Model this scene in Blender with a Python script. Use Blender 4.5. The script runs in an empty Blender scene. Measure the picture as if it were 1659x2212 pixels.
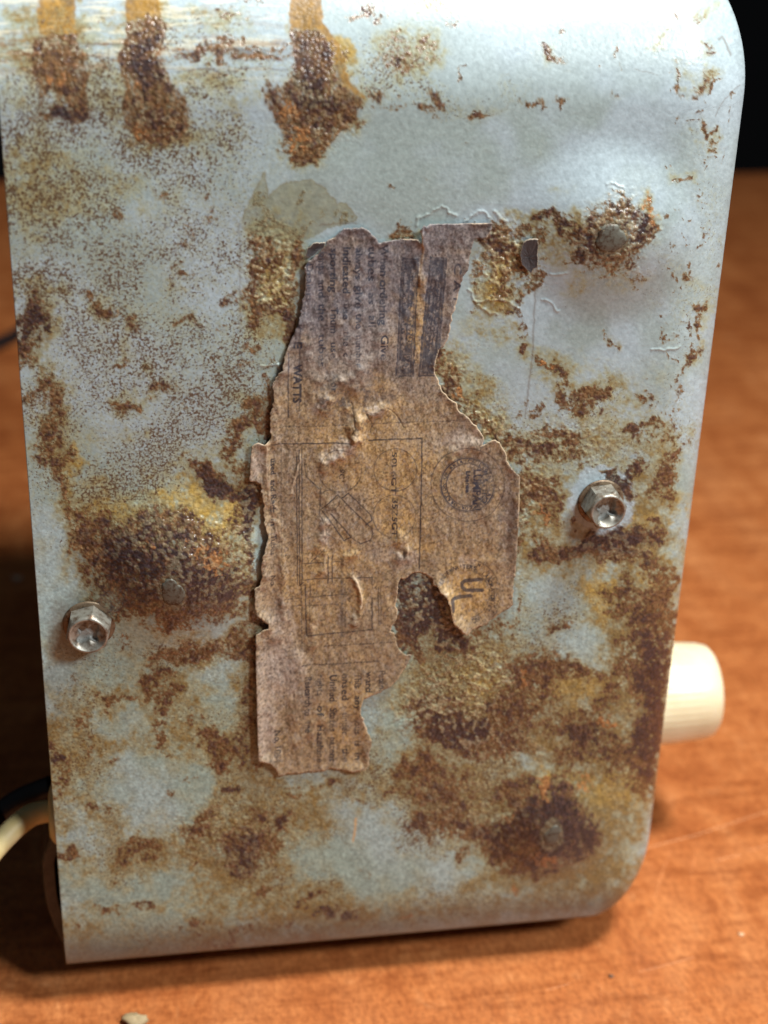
import bpy, math, numpy as np
from mathutils import Matrix, Vector

# ------------------------------------------------------------------ camera
# picture measurements are given in units where the photograph is 1659 x 2212
PW, PH, FPX = 1659.0, 2212.0, 3327.0
CX, CY = PW/2, PH/2
def _n(v): return v/np.linalg.norm(v)
vz = np.array([605-CX, 8032-CY, FPX]); d1 = _n(vz)            # towards the vanishing point of the verticals
vx = np.array([21430-CX, 95-CY, FPX]); d2 = vx-d1*np.dot(vx, d1); d2 = _n(d2)
ZA = -d1; XA = d2; YA = np.cross(ZA, XA)
R = np.array([XA, YA, ZA])                                     # world <- camera (x right, y down, z forward)
r0 = R@np.array([142-CX, 2087-CY, FPX])
rc = R@np.array([0, 0, FPX])
def cam_for(t):
    return -t*r0
# depth at the centre of the picture = FPX*0.13/1512
C1 = cam_for(1.0); tc = -C1[1]/rc[1]
t0 = (0.13/1512)/tc
CAM = cam_for(t0)
def ray(px, py):
    return R@np.array([px-CX, py-CY, FPX])
def at_y(px, py, y=0.0):
    d = ray(px, py); k = (y-CAM[1])/d[1]; return CAM+d*k
def at_z(px, py, z):
    d = ray(px, py); k = (z-CAM[2])/d[2]; return CAM+d*k
def project(P):
    q = (P-CAM)@R
    return q[..., 0]/q[..., 2]*FPX+CX, q[..., 1]/q[..., 2]*FPX+CY

scene = bpy.context.scene
col = scene.collection
cd = bpy.data.cameras.new('camera'); cam = bpy.data.objects.new('camera', cd); col.objects.link(cam)
M = Matrix(((R[0][0], -R[0][1], -R[0][2], CAM[0]), (R[1][0], -R[1][1], -R[1][2], CAM[1]),
            (R[2][0], -R[2][1], -R[2][2], CAM[2]), (0, 0, 0, 1)))
cam.matrix_world = M
cd.sensor_fit = 'HORIZONTAL'; cd.sensor_width = 36; cd.lens = FPX/PW*36
cd.clip_start = 0.01; cd.clip_end = 20
cd.dof.use_dof = True; cd.dof.aperture_fstop = 18
_f = at_y(860, 900); cd.dof.focus_distance = float(((_f-CAM)@R)[2])
scene.camera = cam

# ------------------------------------------------------------------ light
w = bpy.data.worlds.new('World'); scene.world = w; w.use_nodes = True
w.node_tree.nodes['Background'].inputs[0].default_value = (0.82, 0.92, 1.0, 1)
w.node_tree.nodes['Background'].inputs[1].default_value = 0.05
def area(name, loc, target, size, power, colr):
    l = bpy.data.lights.new(name, 'AREA'); l.shape = 'DISK'; l.size = size; l.energy = power; l.color = colr
    o = bpy.data.objects.new(name, l); col.objects.link(o); o.location = loc
    o.rotation_euler = (Vector(target)-Vector(loc)).to_track_quat('-Z', 'Y').to_euler()
    return o
area('ceiling_lamp', (0.25, -0.085, 0.60), (0.07, 0.0, 0.10), 0.11, 4.6, (1.0, 0.97, 0.92))
area('room_lamp', (0.50, -0.50, 0.62), (0.07, 0.0, 0.10), 0.15, 5.2, (0.93, 0.97, 1.0))
scene.view_settings.view_transform = 'Standard'; scene.view_settings.look = 'None'
scene.view_settings.exposure = 0.12; scene.view_settings.gamma = 1.0
scene.render.engine = 'CYCLES'
scene.render.resolution_x = 768; scene.render.resolution_y = 1024

# ------------------------------------------------------------------ helpers
def lin(c):
    c = np.asarray(c, float)/255.0
    return np.where(c <= 0.04045, c/12.92, ((c+0.055)/1.055)**2.4)
def sst(a, b, x):
    t = np.clip((x-a)/(b-a), 0, 1); return t*t*(3-2*t)
_tabs = {}
def vnoise(x, y, seed):
    if seed not in _tabs: _tabs[seed] = np.random.RandomState(seed).rand(256, 256).astype(np.float32)
    T = _tabs[seed]
    xi = np.floor(x).astype(np.int32); yi = np.floor(y).astype(np.int32)
    fx = (x-xi).astype(np.float32); fy = (y-yi).astype(np.float32)
    fx = fx*fx*(3-2*fx); fy = fy*fy*(3-2*fy)
    a = T[xi & 255, yi & 255]; b = T[(xi+1) & 255, yi & 255]
    c = T[xi & 255, (yi+1) & 255]; d = T[(xi+1) & 255, (yi+1) & 255]
    return a+(b-a)*fx+(c-a)*fy+(a-b-c+d)*fx*fy
def fbm(X, Y, sc, octv=4, seed=1, gain=0.5):
    o = 0; am = 1; tot = 0
    for k in range(octv):
        f = 2.03**k/sc; ang = 0.6*k+seed
        ca, sa = math.cos(ang), math.sin(ang)
        o = o+am*vnoise((X*ca-Y*sa)*f+17.3*k, (X*sa+Y*ca)*f+5.1*k, seed+k); tot += am; am *= gain
    return (o/tot-0.5)*1.7+0.5
def seg_dist(X, Y, x0, y0, x1, y1):
    dx, dy = x1-x0, y1-y0; L = dx*dx+dy*dy+1e-9
    t = np.clip(((X-x0)*dx+(Y-y0)*dy)/L, 0, 1)
    return np.hypot(X-x0-t*dx, Y-y0-t*dy)
def poly_dist(X, Y, pts):
    d = None
    for (a, b) in zip(pts[:-1], pts[1:]):
        q = seg_dist(X, Y, a[0], a[1], b[0], b[1]); d = q if d is None else np.minimum(d, q)
    return d
def in_poly(X, Y, pts):
    ins = np.zeros(X.shape, bool); n = len(pts)
    for i in range(n):
        x0, y0 = pts[i]; x1, y1 = pts[(i+1) % n]
        if y0 == y1: continue
        c = ((y0 > Y) != (y1 > Y)) & (X < (x1-x0)*(Y-y0)/(y1-y0)+x0)
        ins ^= c
    return ins
def mat(name, rough=0.5, metal=0.0, colr=None, spec=0.5):
    m = bpy.data.materials.new(name); m.use_nodes = True
    b = m.node_tree.nodes['Principled BSDF']
    b.inputs['Roughness'].default_value = rough; b.inputs['Metallic'].default_value = metal
    b.inputs['Specular IOR Level'].default_value = spec
    if colr is not None: b.inputs['Base Color'].default_value = (*lin(colr), 1)
    return m
def N(m, t, **kw):
    n = m.node_tree.nodes.new(t)
    for k, v in kw.items(): setattr(n, k, v)
    return n
def L(m, a, b): m.node_tree.links.new(a, b)
def mesh_obj(name, V, F, m=None, parent=None, smooth=True):
    me = bpy.data.meshes.new(name)
    V = np.asarray(V, np.float32)
    if isinstance(F, np.ndarray) and F.ndim == 2:
        n, k = F.shape
        me.vertices.add(len(V)); me.vertices.foreach_set('co', V.ravel())
        me.loops.add(n*k); me.loops.foreach_set('vertex_index', F.astype(np.int32).ravel())
        me.polygons.add(n)
        me.polygons.foreach_set('loop_start', np.arange(0, n*k, k, dtype=np.int32))
        me.update(calc_edges=True)
    else:
        me.from_pydata([tuple(map(float, v)) for v in V], [], [tuple(map(int, f)) for f in F]); me.update()
    if smooth: me.polygons.foreach_set('use_smooth', np.ones(len(me.polygons), bool))
    me.validate()
    o = bpy.data.objects.new(name, me); col.objects.link(o)
    if m: me.materials.append(m)
    if parent: o.parent = parent
    return o
def set_col(o, name, C):
    a = o.data.attributes.new(name, 'FLOAT_COLOR', 'POINT')
    C4 = np.ones((len(C), 4), np.float32); C4[:, :3] = C; a.data.foreach_set('color', C4.ravel())
def set_f(o, name, v):
    a = o.data.attributes.new(name, 'FLOAT', 'POINT'); a.data.foreach_set('value', np.asarray(v, np.float32).ravel())
def tag(o, label=None, cat=None, group=None, kind=None):
    for k, v in (('label', label), ('category', cat), ('group', group), ('kind', kind)):
        if v: o[k] = v
    return o
def empty(name, loc=(0, 0, 0)):
    o = bpy.data.objects.new(name, None); o.location = loc; o.empty_display_size = 0.01; col.objects.link(o); return o
def grid_faces(nr, nc):
    i = np.arange(nr*nc).reshape(nr, nc)
    return np.stack([i[:-1, :-1], i[:-1, 1:], i[1:, 1:], i[1:, :-1]], -1).reshape(-1, 4)
def lathe(profile, seg=48):
    """profile of (r, h) about the local +h axis; returns V (x,y,h), F"""
    V = []; F = []
    for (r, h) in profile:
        for k in range(seg):
            a = 2*math.pi*k/seg; V.append((r*math.cos(a), r*math.sin(a), h))
    for i in range(len(profile)-1):
        for k in range(seg):
            k2 = (k+1) % seg
            F.append((i*seg+k, i*seg+k2, (i+1)*seg+k2, (i+1)*seg+k))
    return V, F
def tube(pts, rad, seg=16, sub=8):
    P = [Vector(p) for p in pts]; out = []
    n = len(P)
    for i in range(n-1):
        p0 = P[max(i-1, 0)]; p1 = P[i]; p2 = P[i+1]; p3 = P[min(i+2, n-1)]
        for s in range(sub):
            t = s/sub
            out.append(0.5*((2*p1)+(p2-p0)*t+(2*p0-5*p1+4*p2-p3)*t*t+(3*p1-p0-3*p2+p3)*t**3))
    out.append(P[-1]); V = []; F = []
    up = Vector((0, 0, 1))
    for i, p in enumerate(out):
        d = (out[min(i+1, len(out)-1)]-out[max(i-1, 0)]).normalized()
        a = d.cross(up); a = a.normalized() if a.length > 1e-4 else Vector((1, 0, 0)); b = d.cross(a)
        for k in range(seg):
            an = 2*math.pi*k/seg; V.append(p+(a*math.cos(an)+b*math.sin(an))*rad)
    for i in range(len(out)-1):
        for k in range(seg):
            k2 = (k+1) % seg; F.append((i*seg+k, i*seg+k2, (i+1)*seg+k2, (i+1)*seg+k))
    F.append(tuple(range(seg))[::-1]); m = (len(out)-1)*seg; F.append(tuple(m+k for k in range(seg)))
    return V, F

ZT = -0.0112          # table top
# ------------------------------------------------------------------ table and background
radio = empty('radio', (0, 0, 0))
tag(radio, 'old tabletop radio with rusty pale blue metal case and torn paper label', 'radio')

def make_table():
    far = at_z(1640, 372, ZT)[1]
    x0, x1, y0 = -0.9, 1.1, -0.45
    th = 0.03; r = 0.004
    prof = [(y0, ZT-th), (y0, ZT-r), (y0+r*0.3, ZT-r*0.3), (y0+r, ZT), (far-r, ZT), (far-r*0.3, ZT-r*0.3), (far, ZT-r), (far, ZT-th)]
    V = []; F = []
    for x in (x0, x1):
        for p in prof: V.append((x, p[0], p[1]))
    n = len(prof)
    for i in range(n):
        j = (i+1) % n; F.append((i, j, n+j, n+i))
    F.append(tuple(range(n))[::-1]); F.append(tuple(range(n, 2*n)))
    m = mat('orange_brown_laminate', 0.32, spec=0.6)
    b = m.node_tree.nodes['Principled BSDF']
    tc = N(m, 'ShaderNodeTexCoord')
    mp = N(m, 'ShaderNodeMapping'); mp.inputs['Scale'].default_value = (1.0, 0.5, 1.0); mp.inputs['Rotation'].default_value = (0, 0, 0.25)
    L(m, tc.outputs['Object'], mp.inputs[0])
    def noise(sc, det, rg, dist=0.0):
        n_ = N(m, 'ShaderNodeTexNoise'); n_.inputs['Scale'].default_value = sc; n_.inputs['Detail'].default_value = det
        n_.inputs['Roughness'].default_value = rg; n_.inputs['Distortion'].default_value = dist
        L(m, mp.outputs[0], n_.inputs['Vector']); return n_
    n1 = noise(150, 8, 0.75, 0.8); n2 = noise(38, 4, 0.6, 0.8); n3 = noise(900, 3, 0.6)
    def ramp(src, stops):
        r_ = N(m, 'ShaderNodeValToRGB'); e = r_.color_ramp.elements
        while len(e) < len(stops): e.new(0.5)
        for q, (p, c) in zip(e, stops): q.position = p; q.color = (*lin(c), 1)
        L(m, src, r_.inputs[0]); return r_
    c1 = ramp(n1.outputs[0], [(0.30, (150, 82, 44)), (0.45, (186, 112, 62)), (0.58, (208, 134, 78)), (0.75, (228, 170, 120))])
    c2 = ramp(n2.outputs[0], [(0.3, (164, 94, 52)), (0.5, (200, 126, 72)), (0.7, (224, 156, 100))])
    mx = N(m, 'ShaderNodeMixRGB'); mx.inputs[0].default_value = 0.45
    L(m, c1.outputs[0], mx.inputs[1]); L(m, c2.outputs[0], mx.inputs[2])
    wv = N(m, 'ShaderNodeTexNoise'); wv.inputs['Scale'].default_value = 26; wv.inputs['Detail'].default_value = 7; wv.inputs['Roughness'].default_value = .7
    mp2 = N(m, 'ShaderNodeMapping'); mp2.inputs['Scale'].default_value = (1.2, 9.0, 1.0); mp2.inputs['Rotation'].default_value = (0, 0, 0.18)
    L(m, tc.outputs['Object'], mp2.inputs[0]); L(m, mp2.outputs[0], wv.inputs['Vector'])
    c4 = ramp(wv.outputs[0], [(0.35, (186, 160, 140)), (0.5, (236, 226, 220)), (0.65, (255, 255, 255))])
    mg = N(m, 'ShaderNodeMixRGB', blend_type='MULTIPLY'); mg.inputs[0].default_value = 0.7
    L(m, mx.outputs[0], mg.inputs[1]); L(m, c4.outputs[0], mg.inputs[2]); mx = mg
    c3 = ramp(n3.outputs[0], [(0.35, (205, 190, 180)), (0.6, (255, 250, 245))])
    mu = N(m, 'ShaderNodeMixRGB', blend_type='MULTIPLY'); mu.inputs[0].default_value = 0.7
    L(m, mx.outputs[0], mu.inputs[1]); L(m, c3.outputs[0], mu.inputs[2])
    L(m, mu.outputs[0], b.inputs['Base Color'])
    rr = N(m, 'ShaderNodeMapRange'); rr.inputs['To Min'].default_value = 0.26; rr.inputs['To Max'].default_value = 0.42
    L(m, n2.outputs[0], rr.inputs['Value']); L(m, rr.outputs[0], b.inputs['Roughness'])
    bp = N(m, 'ShaderNodeBump'); bp.inputs['Strength'].default_value = 0.25; bp.inputs['Distance'].default_value = 0.0004
    L(m, n1.outputs[0], bp.inputs['Height']); L(m, bp.outputs[0], b.inputs['Normal'])
    t = empty('table', (0.1, 0.1, ZT)); tag(t, 'orange brown wooden table the rusty radio stands on', 'table')
    top = mesh_obj('tabletop', V, F, m, smooth=False); top.parent = t; top.matrix_parent_inverse = Matrix.Translation((-0.1, -0.1, -ZT))
    # pale scratches, slightly raised burrs
    sm = mat('pale_scratch', 0.5, colr=(225, 165, 115))
    def scratch(pts, wpx):
        P = [at_z(x, y, ZT) for x, y in pts]; V = []; F = []
        for i, p in enumerate(P):
            a = P[max(i-1, 0)]; c = P[min(i+1, len(P)-1)]; d = _n(c-a); nn = np.array([-d[1], d[0], 0])
            wv = wpx*0.00008*(0.35 if i in (0, len(P)-1) else 1)
            V += [p+nn*wv+[0, 0, 0.00003], p+[0, 0, 0.00012], p-nn*wv+[0, 0, 0.00003]]
        for i in range(len(P)-1):
            for k in (0, 1): F.append((3*i+k, 3*i+k+1, 3*i+k+4, 3*i+k+3))
        o = mesh_obj('scratch', V, F, sm); o.parent = t; o.matrix_parent_inverse = Matrix.Translation((-0.1, -0.1, -ZT))
    for pts, wd in [([(1390, 1834), (1440, 1820), (1500, 1805), (1560, 1785), (1620, 1765), (1662, 1752)], 0.9),
                    ([(1450, 1835), (1432, 1880), (1418, 1930), (1411, 1952)], 0.5),
                    ([(1505, 1838), (1495, 1880), (1490, 1910)], 0.45),
                    ([(1545, 1860), (1575, 1852), (1600, 1848)], 0.6), ([(1615, 1838), (1662, 1826)], 0.6),
                    ([(1380, 2100), (1440, 2085), (1500, 2068)], 0.4), ([(1300, 2100), (1298, 2150), (1300, 2200)], 0.35),
                    ([(1480, 2160), (1486, 2200)], 0.4), ([(1180, 2140), (1230, 2125)], 0.35)]:
        scratch(pts, wd)
make_table()
wm = mat('dark_wall', 0.9, colr=(14, 14, 18))
wl = mesh_obj('wall', [(-3, 1.9, -1), (3.5, 1.9, -1), (3.5, 1.9, 2.2), (-3, 1.9, 2.2), (-3, 1.95, -1), (3.5, 1.95, -1), (3.5, 1.95, 2.2), (-3, 1.95, 2.2)],
              [(0, 1, 2, 3), (4, 7, 6, 5), (0, 4, 5, 1), (3, 2, 6, 7), (0, 3, 7, 4), (1, 5, 6, 2)], wm, smooth=False)
tag(wl, kind='structure')
fm = mat('dark_floor', 0.9, colr=(40, 36, 34))
fl = mesh_obj('floor', [(-3, -2, -0.75), (3.5, -2, -0.75), (3.5, 1.9, -0.75), (-3, 1.9, -0.75), (-3, -2, -0.8), (3.5, -2, -0.8), (3.5, 1.9, -0.8), (-3, 1.9, -0.8)],
              [(0, 1, 2, 3), (4, 7, 6, 5), (0, 4, 5, 1), (3, 2, 6, 7), (0, 3, 7, 4), (1, 5, 6, 2)], fm, smooth=False)
tag(fl, kind='structure')

# ------------------------------------------------------------------ painted marks on the case
# shape of the case: bulges round the rivets, in picture units (x, y, radius x, radius y, height m)
BULGES = [(1318, 500, 240, 215, 0.0032), (385, 1235, 245, 215, 0.0042), (1190, 1785, 165, 145, 0.0024)]
def macro(X, Y):
    h = np.zeros(X.shape)
    for (bx, by, rx, ry, a) in BULGES:
        q = ((X-bx)/rx)**2+((Y-by)/ry)**2
        h = h+a*np.clip(1-q, 0, 1)**2.4
    h = h+0.0004*(fbm(X, Y, 260, 2, 91)-0.5)
    return h

def blob_field(WX, WY, items, s0=.35, s1=1.35):
    out = np.zeros(WX.shape, np.float32)
    for it in items:
        cx, cy, rx, ry = it[:4]; rot = it[4] if len(it) > 4 else 0; amp = it[5] if len(it) > 5 else 1.0
        a = math.radians(rot); ca, sa = math.cos(a), math.sin(a)
        Rm = max(rx, ry)*1.55
        msk = (np.abs(WX-cx) < Rm) & (np.abs(WY-cy) < Rm)
        dx = WX[msk]-cx; dy = WY[msk]-cy
        q = np.sqrt(((dx*ca+dy*sa)/rx)**2+((-dx*sa+dy*ca)/ry)**2)
        v = amp*(1-sst(s0, s1, q))
        out[msk] = 1-(1-out[msk])*(1-np.clip(v, 0, 1))
    return out

RUST = [  # cx cy rx ry rot amp : solid rust
 (395, 1300, 100, 44, 0, .85), (440, 1270, 60, 50, 0, .7), (1190, 1845, 60, 24, 0, .6), (1310, 470, 60, 30, 0, .4),
 (118, 105, 58, 35, 0, .9), (125, 160, 55, 45, 0, .85), (150, 240, 38, 32, 0, .8), (95, 255, 30, 15, 0, .5), (88, 40, 14, 10, 0, .6),
 (312, 90, 46, 50, 0, 1), (315, 150, 55, 45, 0, 1), (335, 255, 70, 58, 0, 1), (310, 60, 40, 18, 0, .7),
 (672, 95, 36, 40, 0, .9), (690, 160, 52, 55, 0, 1), (690, 235, 92, 52, 0, .95), (665, 300, 48, 50, 0, .9), (600, 205, 28, 25, 0, .6), (662, 340, 18, 14, 0, .7),
 (440, 112, 100, 9, 0, .75), (560, 118, 80, 11, 0, .75), (480, 148, 110, 4, 0, .6), (200, 97, 45, 4, 0, .5), (560, 95, 90, 5, 0, .55), (30, 97, 40, 4, 0, .4), (205, 150, 30, 5, 0, .4),
 (775, 22, 45, 14, 0, .55), (820, 30, 20, 10, 0, .45), (490, 50, 30, 5, 0, .5), (230, 50, 40, 4, 0, .35), (480, 32, 30, 4, 0, .35), (540, 15, 25, 5, 0, .3),
 (845, 140, 45, 26, 0, .68), (850, 100, 40, 30, 0, .35), (900, 110, 45, 35, 0, .4), (940, 220, 26, 16, 30, .6), (880, 240, 60, 8, 0, .5), (830, 205, 25, 25, 0, .35), (1050, 240, 24, 9, 0, .75), (1145, 224, 55, 7, 0, .42),
 (930, 255, 20, 12, 0, .45), (1208, 222, 14, 8, 0, .4),
 (1188, 118, 34, 13, 35, .85), (1205, 60, 18, 8, 20, .55), (1225, 128, 14, 12, 0, .5), (1344, 130, 6, 20, 0, .5), (1282, 128, 8, 6, 0, .4), (1310, 182, 6, 14, 0, .35), (1330, 200, 14, 5, 0, .45), (1461, 170, 5, 28, 0, .8), (1455, 195, 10, 8, 0, .5), (1012, 145, 4, 20, 0, .7), (966, 42, 15, 7, 0, .5),
 (1452, 50, 9, 8, 0, .6), (1515, 175, 22, 26, 0, .35), (1535, 108, 18, 6, 20, .6), (1520, 45, 18, 18, 40, .35), (1522, 302, 6, 26, -35, .55), (1588, 205, 8, 9, 0, .5), (1580, 255, 4, 28, 5, .5), (1555, 345, 4, 18, 15, .4), (1466, 400, 8, 8, 0, .55), (1520, 205, 30, 8, -20, .35),
 (852, 400, 11, 10, 0, .6), (990, 320, 10, 6, 0, .35), (905, 395, 5, 5, 0, .5),
 # rivet top right
 (1190, 462, 32, 24, 0, 1), (1222, 500, 50, 14, 20, .75), (1262, 500, 40, 48, 0, 1), (1300, 450, 60, 22, 0, .8), (1372, 490, 34, 42, 0, 1), (1280, 545, 56, 26, 0, .9), (1350, 540, 36, 22, 0, .6), (1412, 450, 10, 16, 0, .6), (1437, 467, 8, 7, 0, .7), (1240, 560, 24, 26, 0, .7), (1365, 590, 20, 14, 0, .45), (1160, 470, 14, 10, 0, .5),
 # left middle
 (187, 640, 18, 14, 0, .9), (228, 668, 34, 20, 40, .95), (285, 700, 18, 12, 0, .6), (250, 700, 20, 14, 0, .45), (150, 620, 14, 8, 0, .3),
 (245, 773, 12, 10, 0, .6), (398, 605, 34, 9, -10, .7), (398, 700, 26, 9, -15, .75), (338, 828, 32, 18, 0, .75), (292, 875, 24, 18, 0, .85), (402, 875, 9, 7, 0, .6), (475, 700, 20, 8, 0, .3),
 (445, 645, 6, 6, 0, .5), (495, 650, 20, 14, 0, .7), (540, 740, 14, 14, 0, .6), (520, 770, 14, 12, 0, .5), (265, 558, 24, 6, 0, .3), (275, 452, 12, 12, 0, .8), (405, 500, 40, 30, 0, .3), (455, 470, 20, 20, 0, .3), (340, 415, 22, 12, 0, .4), (385, 580, 24, 12, 0, .4), (440, 430, 14, 8, 0, .3),
 (45, 580, 18, 7, 0, .8), (60, 690, 34, 60, 0, .82), (62, 760, 30, 60, 0, .8), (100, 840, 30, 60, -10, .55), (110, 900, 28, 60, 0, .65), (105, 960, 30, 40, 0, .6), (90, 860, 50, 20, 0, .5),
 (528, 905, 20, 60, 5, .8), (512, 950, 22, 40, 0, .75), (560, 885, 20, 40, 0, .4), (470, 905, 10, 8, 0, .4),
 (135, 1030, 24, 60, 12, .7), (150, 1110, 22, 30, 0, .5), (310, 1045, 20, 12, 0, .35),
 (455, 1020, 40, 24, 20, 1), (490, 1050, 46, 26, 35, 1), (540, 1090, 26, 50, 0, .95), (545, 1150, 18, 60, 0, .85), (527, 1010, 30, 30, 0, .6),
 # big bulge
 (300, 1170, 130, 70, 0, .95), (215, 1180, 60, 70, 0, .85), (400, 1240, 110, 75, 0, 1), (300, 1240, 90, 70, 10, 1), (360, 1130, 90, 40, 0, .75), (420, 1180, 70, 50, 0, .8), (200, 1110, 40, 30, 0, .6), (480, 1190, 50, 60, 0, .5), (320, 1310, 90, 30, 0, .8), (260, 1290, 50, 40, 0, .6), (395, 1330, 60, 20, 0, .6), (520, 1270, 28, 60, 0, .55), (500, 1130, 40, 30, 0, .4),
 # below left
 (440, 1398, 90, 22, 0, .8), (370, 1412, 40, 22, 0, .8), (500, 1420, 40, 22, 0, .75), (530, 1390, 20, 60, 0, .5), (330, 1460, 46, 22, -20, .75), (350, 1500, 40, 24, 0, .7), (250, 1508, 50, 12, 15, .75), (345, 1538, 20, 16, 0, .85), (160, 1550, 26, 18, 0, .6), (165, 1470, 12, 10, 0, .6), (265, 1405, 16, 10, 0, .55), (250, 1385, 20, 16, 0, .35), (345, 1590, 18, 28, 0, .8), (470, 1600, 50, 24, 10, .8), (470, 1645, 32, 24, 0, .75), (510, 1620, 20, 20, 0, .7), (122, 1628, 18, 24, 0, .95), (190, 1625, 14, 10, 0, .5), (175, 1578, 14, 10, 0, .6), (135, 1680, 28, 40, 0, .4), (410, 1560, 20, 12, 0, .35), (240, 1640, 25, 10, 0, .3),
 (500, 1716, 26, 14, 0, .85), (400, 1690, 18, 8, 0, .5), (350, 1715, 14, 12, 0, .6), (220, 1760, 20, 12, 0, .7), (160, 1762, 20, 8, 0, .5), (305, 1815, 34, 16, -15, .8), (290, 1845, 50, 18, 0, .4), (440, 1790, 36, 24, 0, .9), (455, 1770, 30, 14, 0, .7), (580, 1752, 40, 14, 5, .55), (612, 1782, 36, 18, 0, .9), (520, 1830, 60, 34, 10, .85), (510, 1870, 40, 22, 0, .85), (425, 1870, 12, 8, 0, .7), (560, 1800, 60, 30, 0, .55), (645, 1730, 16, 14, 0, .55), (655, 1700, 30, 10, 0, .4), (148, 1860, 34, 12, 0, .6), (248, 1890, 12, 7, 0, .5), (100, 1760, 14, 12, 0, .6), (120, 1710, 14, 12, 0, .5),
 (236, 1965, 34, 14, 0, .7), (318, 1962, 26, 12, 0, .5), (416, 1980, 18, 12, 0, .7), (570, 1925, 22, 14, 0, .65), (600, 1905, 16, 10, 0, .5), (655, 1945, 34, 12, 0, .7), (170, 2010, 14, 8, 0, .4), (535, 2010, 30, 16, 0, .6), (610, 2000, 20, 12, 0, .65), (720, 1982, 44, 16, 0, .75), (400, 2017, 16, 8, 0, .5), (800, 1875, 14, 10, 0, .5), (500, 2030, 60, 12, 0, .35), (320, 2030, 30, 8, 0, .35),
 # lower right
 (780, 1730, 40, 12, 0, .5), (700, 1700, 12, 16, 0, .5), (840, 1700, 30, 16, 0, .6), (900, 1660, 60, 22, 0, .75), (955, 1690, 60, 34, 0, .7), (915, 1720, 50, 30, 0, .75), (980, 1740, 70, 30, 0, .8), (900, 1790, 50, 24, -10, .9), (1000, 1790, 80, 34, 0, .9), (1060, 1810, 70, 40, 0, .9), (1100, 1700, 50, 34, 0, .8), (1140, 1740, 60, 60, 0, 1), (1180, 1790, 76, 76, 0, 1), (1110, 1830, 70, 30, 0, .85), (1000, 1850, 24, 12, 0, .6), (1210, 1720, 60, 50, 0, .8), (1240, 1790, 46, 56, 0, .9), (1130, 1860, 60, 20, 0, .6),
 (940, 1530, 60, 40, 0, .75), (960, 1580, 90, 44, 0, .95), (1020, 1590, 60, 60, 0, .95), (1090, 1560, 60, 60, 0, .95), (1140, 1500, 70, 70, 0, .8), (1180, 1440, 60, 40, 0, .8), (1120, 1460, 46, 40, 0, .6), (1250, 1450, 60, 30, 0, .55), (1100, 1620, 60, 24, 0, .8), (880, 1640, 50, 20, 0, .65), (1030, 1640, 50, 16, 0, .5),
 (1360, 1450, 50, 70, 0, .75), (1400, 1390, 46, 80, 0, .8), (1400, 1500, 46, 90, 0, 1), (1400, 1600, 44, 80, 0, .95), (1270, 1590, 70, 46, 0, .85), (1290, 1530, 50, 30, 0, .6), (1330, 1640, 70, 40, 0, .8), (1300, 1490, 26, 16, 0, .8), (1210, 1560, 40, 20, 0, .5), (1230, 1640, 40, 30, 0, .5), (1380, 1690, 40, 50, 0, .75),
 (975, 1370, 30, 30, 0, .9), (1000, 1385, 40, 30, 0, .8), (1060, 1350, 50, 40, 0, .5), (915, 1310, 70, 80, 0, 1),
 (1180, 1185, 30, 24, 0, .8), (1240, 1190, 60, 32, -8, 1), (1310, 1180, 80, 36, -12, 1), (1390, 1160, 60, 24, -10, .9), (1200, 1215, 40, 14, 0, .7), (1330, 1212, 70, 18, 0, .8), (1410, 1215, 50, 30, 0, .5), (1430, 1250, 40, 50, 0, .6), (1350, 1280, 44, 30, 0, .8), (1400, 1310, 60, 36, 0, .85), (1340, 1320, 26, 20, 0, .45), (1440, 1330, 30, 50, 0, .7), (1205, 1358, 22, 9, 0, .55), (1235, 1352, 12, 8, 0, .6),
 (1145, 1050, 30, 24, 0, .75), (1150, 1090, 30, 20, 0, .8), (1165, 1075, 34, 40, 0, .8), (1135, 1020, 30, 20, 0, .5), (1130, 1130, 20, 30, 0, .6), (1205, 1100, 24, 16, 0, .35),
 (1320, 1022, 30, 14, 20, .95), (1360, 1040, 22, 36, 0, .95), (1345, 1030, 22, 16, 0, .8), (1450, 1030, 26, 44, 15, .9), (1420, 1070, 30, 24, 0, .6), (1470, 975, 10, 30, 15, .7), (1246, 1125, 10, 8, 0, 1),
 (1175, 795, 32, 8, 25, .8), (1205, 815, 30, 12, 40, .65), (1215, 855, 32, 18, 20, .95), (1270, 850, 46, 26, 5, .9), (1300, 860, 20, 18, 0, .95), (1240, 875, 50, 18, 10, .7), (1316, 730, 12, 22, 0, .55), (1325, 752, 8, 8, 0, .6), (1332, 640, 0, 0), (1434, 720, 7, 14, 0, .6), (1244, 885, 20, 10, 0, .5), (1292, 897, 8, 8, 0, .6),
 (1358, 930, 40, 16, -10, .9), (1375, 930, 22, 20, 0, .9), (1410, 905, 14, 12, -30, .85), (1445, 910, 8, 26, 10, .6), (1195, 925, 30, 20, 0, .8), (1235, 960, 30, 26, 0, .95), (1160, 975, 60, 22, 0, .95), (1125, 950, 30, 30, 0, .7), (1190, 1000, 60, 16, 0, .4), (1260, 990, 40, 20, 0, .4), (1150, 880, 10, 8, 0, .6), (1120, 900, 6, 30, 0, .5), (1420, 930, 50, 30, 0, .3),
 (1500, 700, 10, 44, 8, .7), (1490, 755, 20, 10, 0, .8), (1485, 800, 8, 50, 6, .6), (1475, 860, 8, 30, 0, .5), (1424, 670, 5, 5, 0, .8), (1480, 600, 16, 14, 0, .6), (1440, 588, 9, 7, 0, .7), (1410, 845, 12, 14, 0, .5), (1380, 850, 14, 12, 0, .4), (1545, 570, 6, 14, 0, .5), (1440, 640, 4, 4, 0, .6), (1258, 575, 60, 8, 0, .35), (1346, 590, 10, 40, -25, .35),
 # crust round the label
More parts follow.
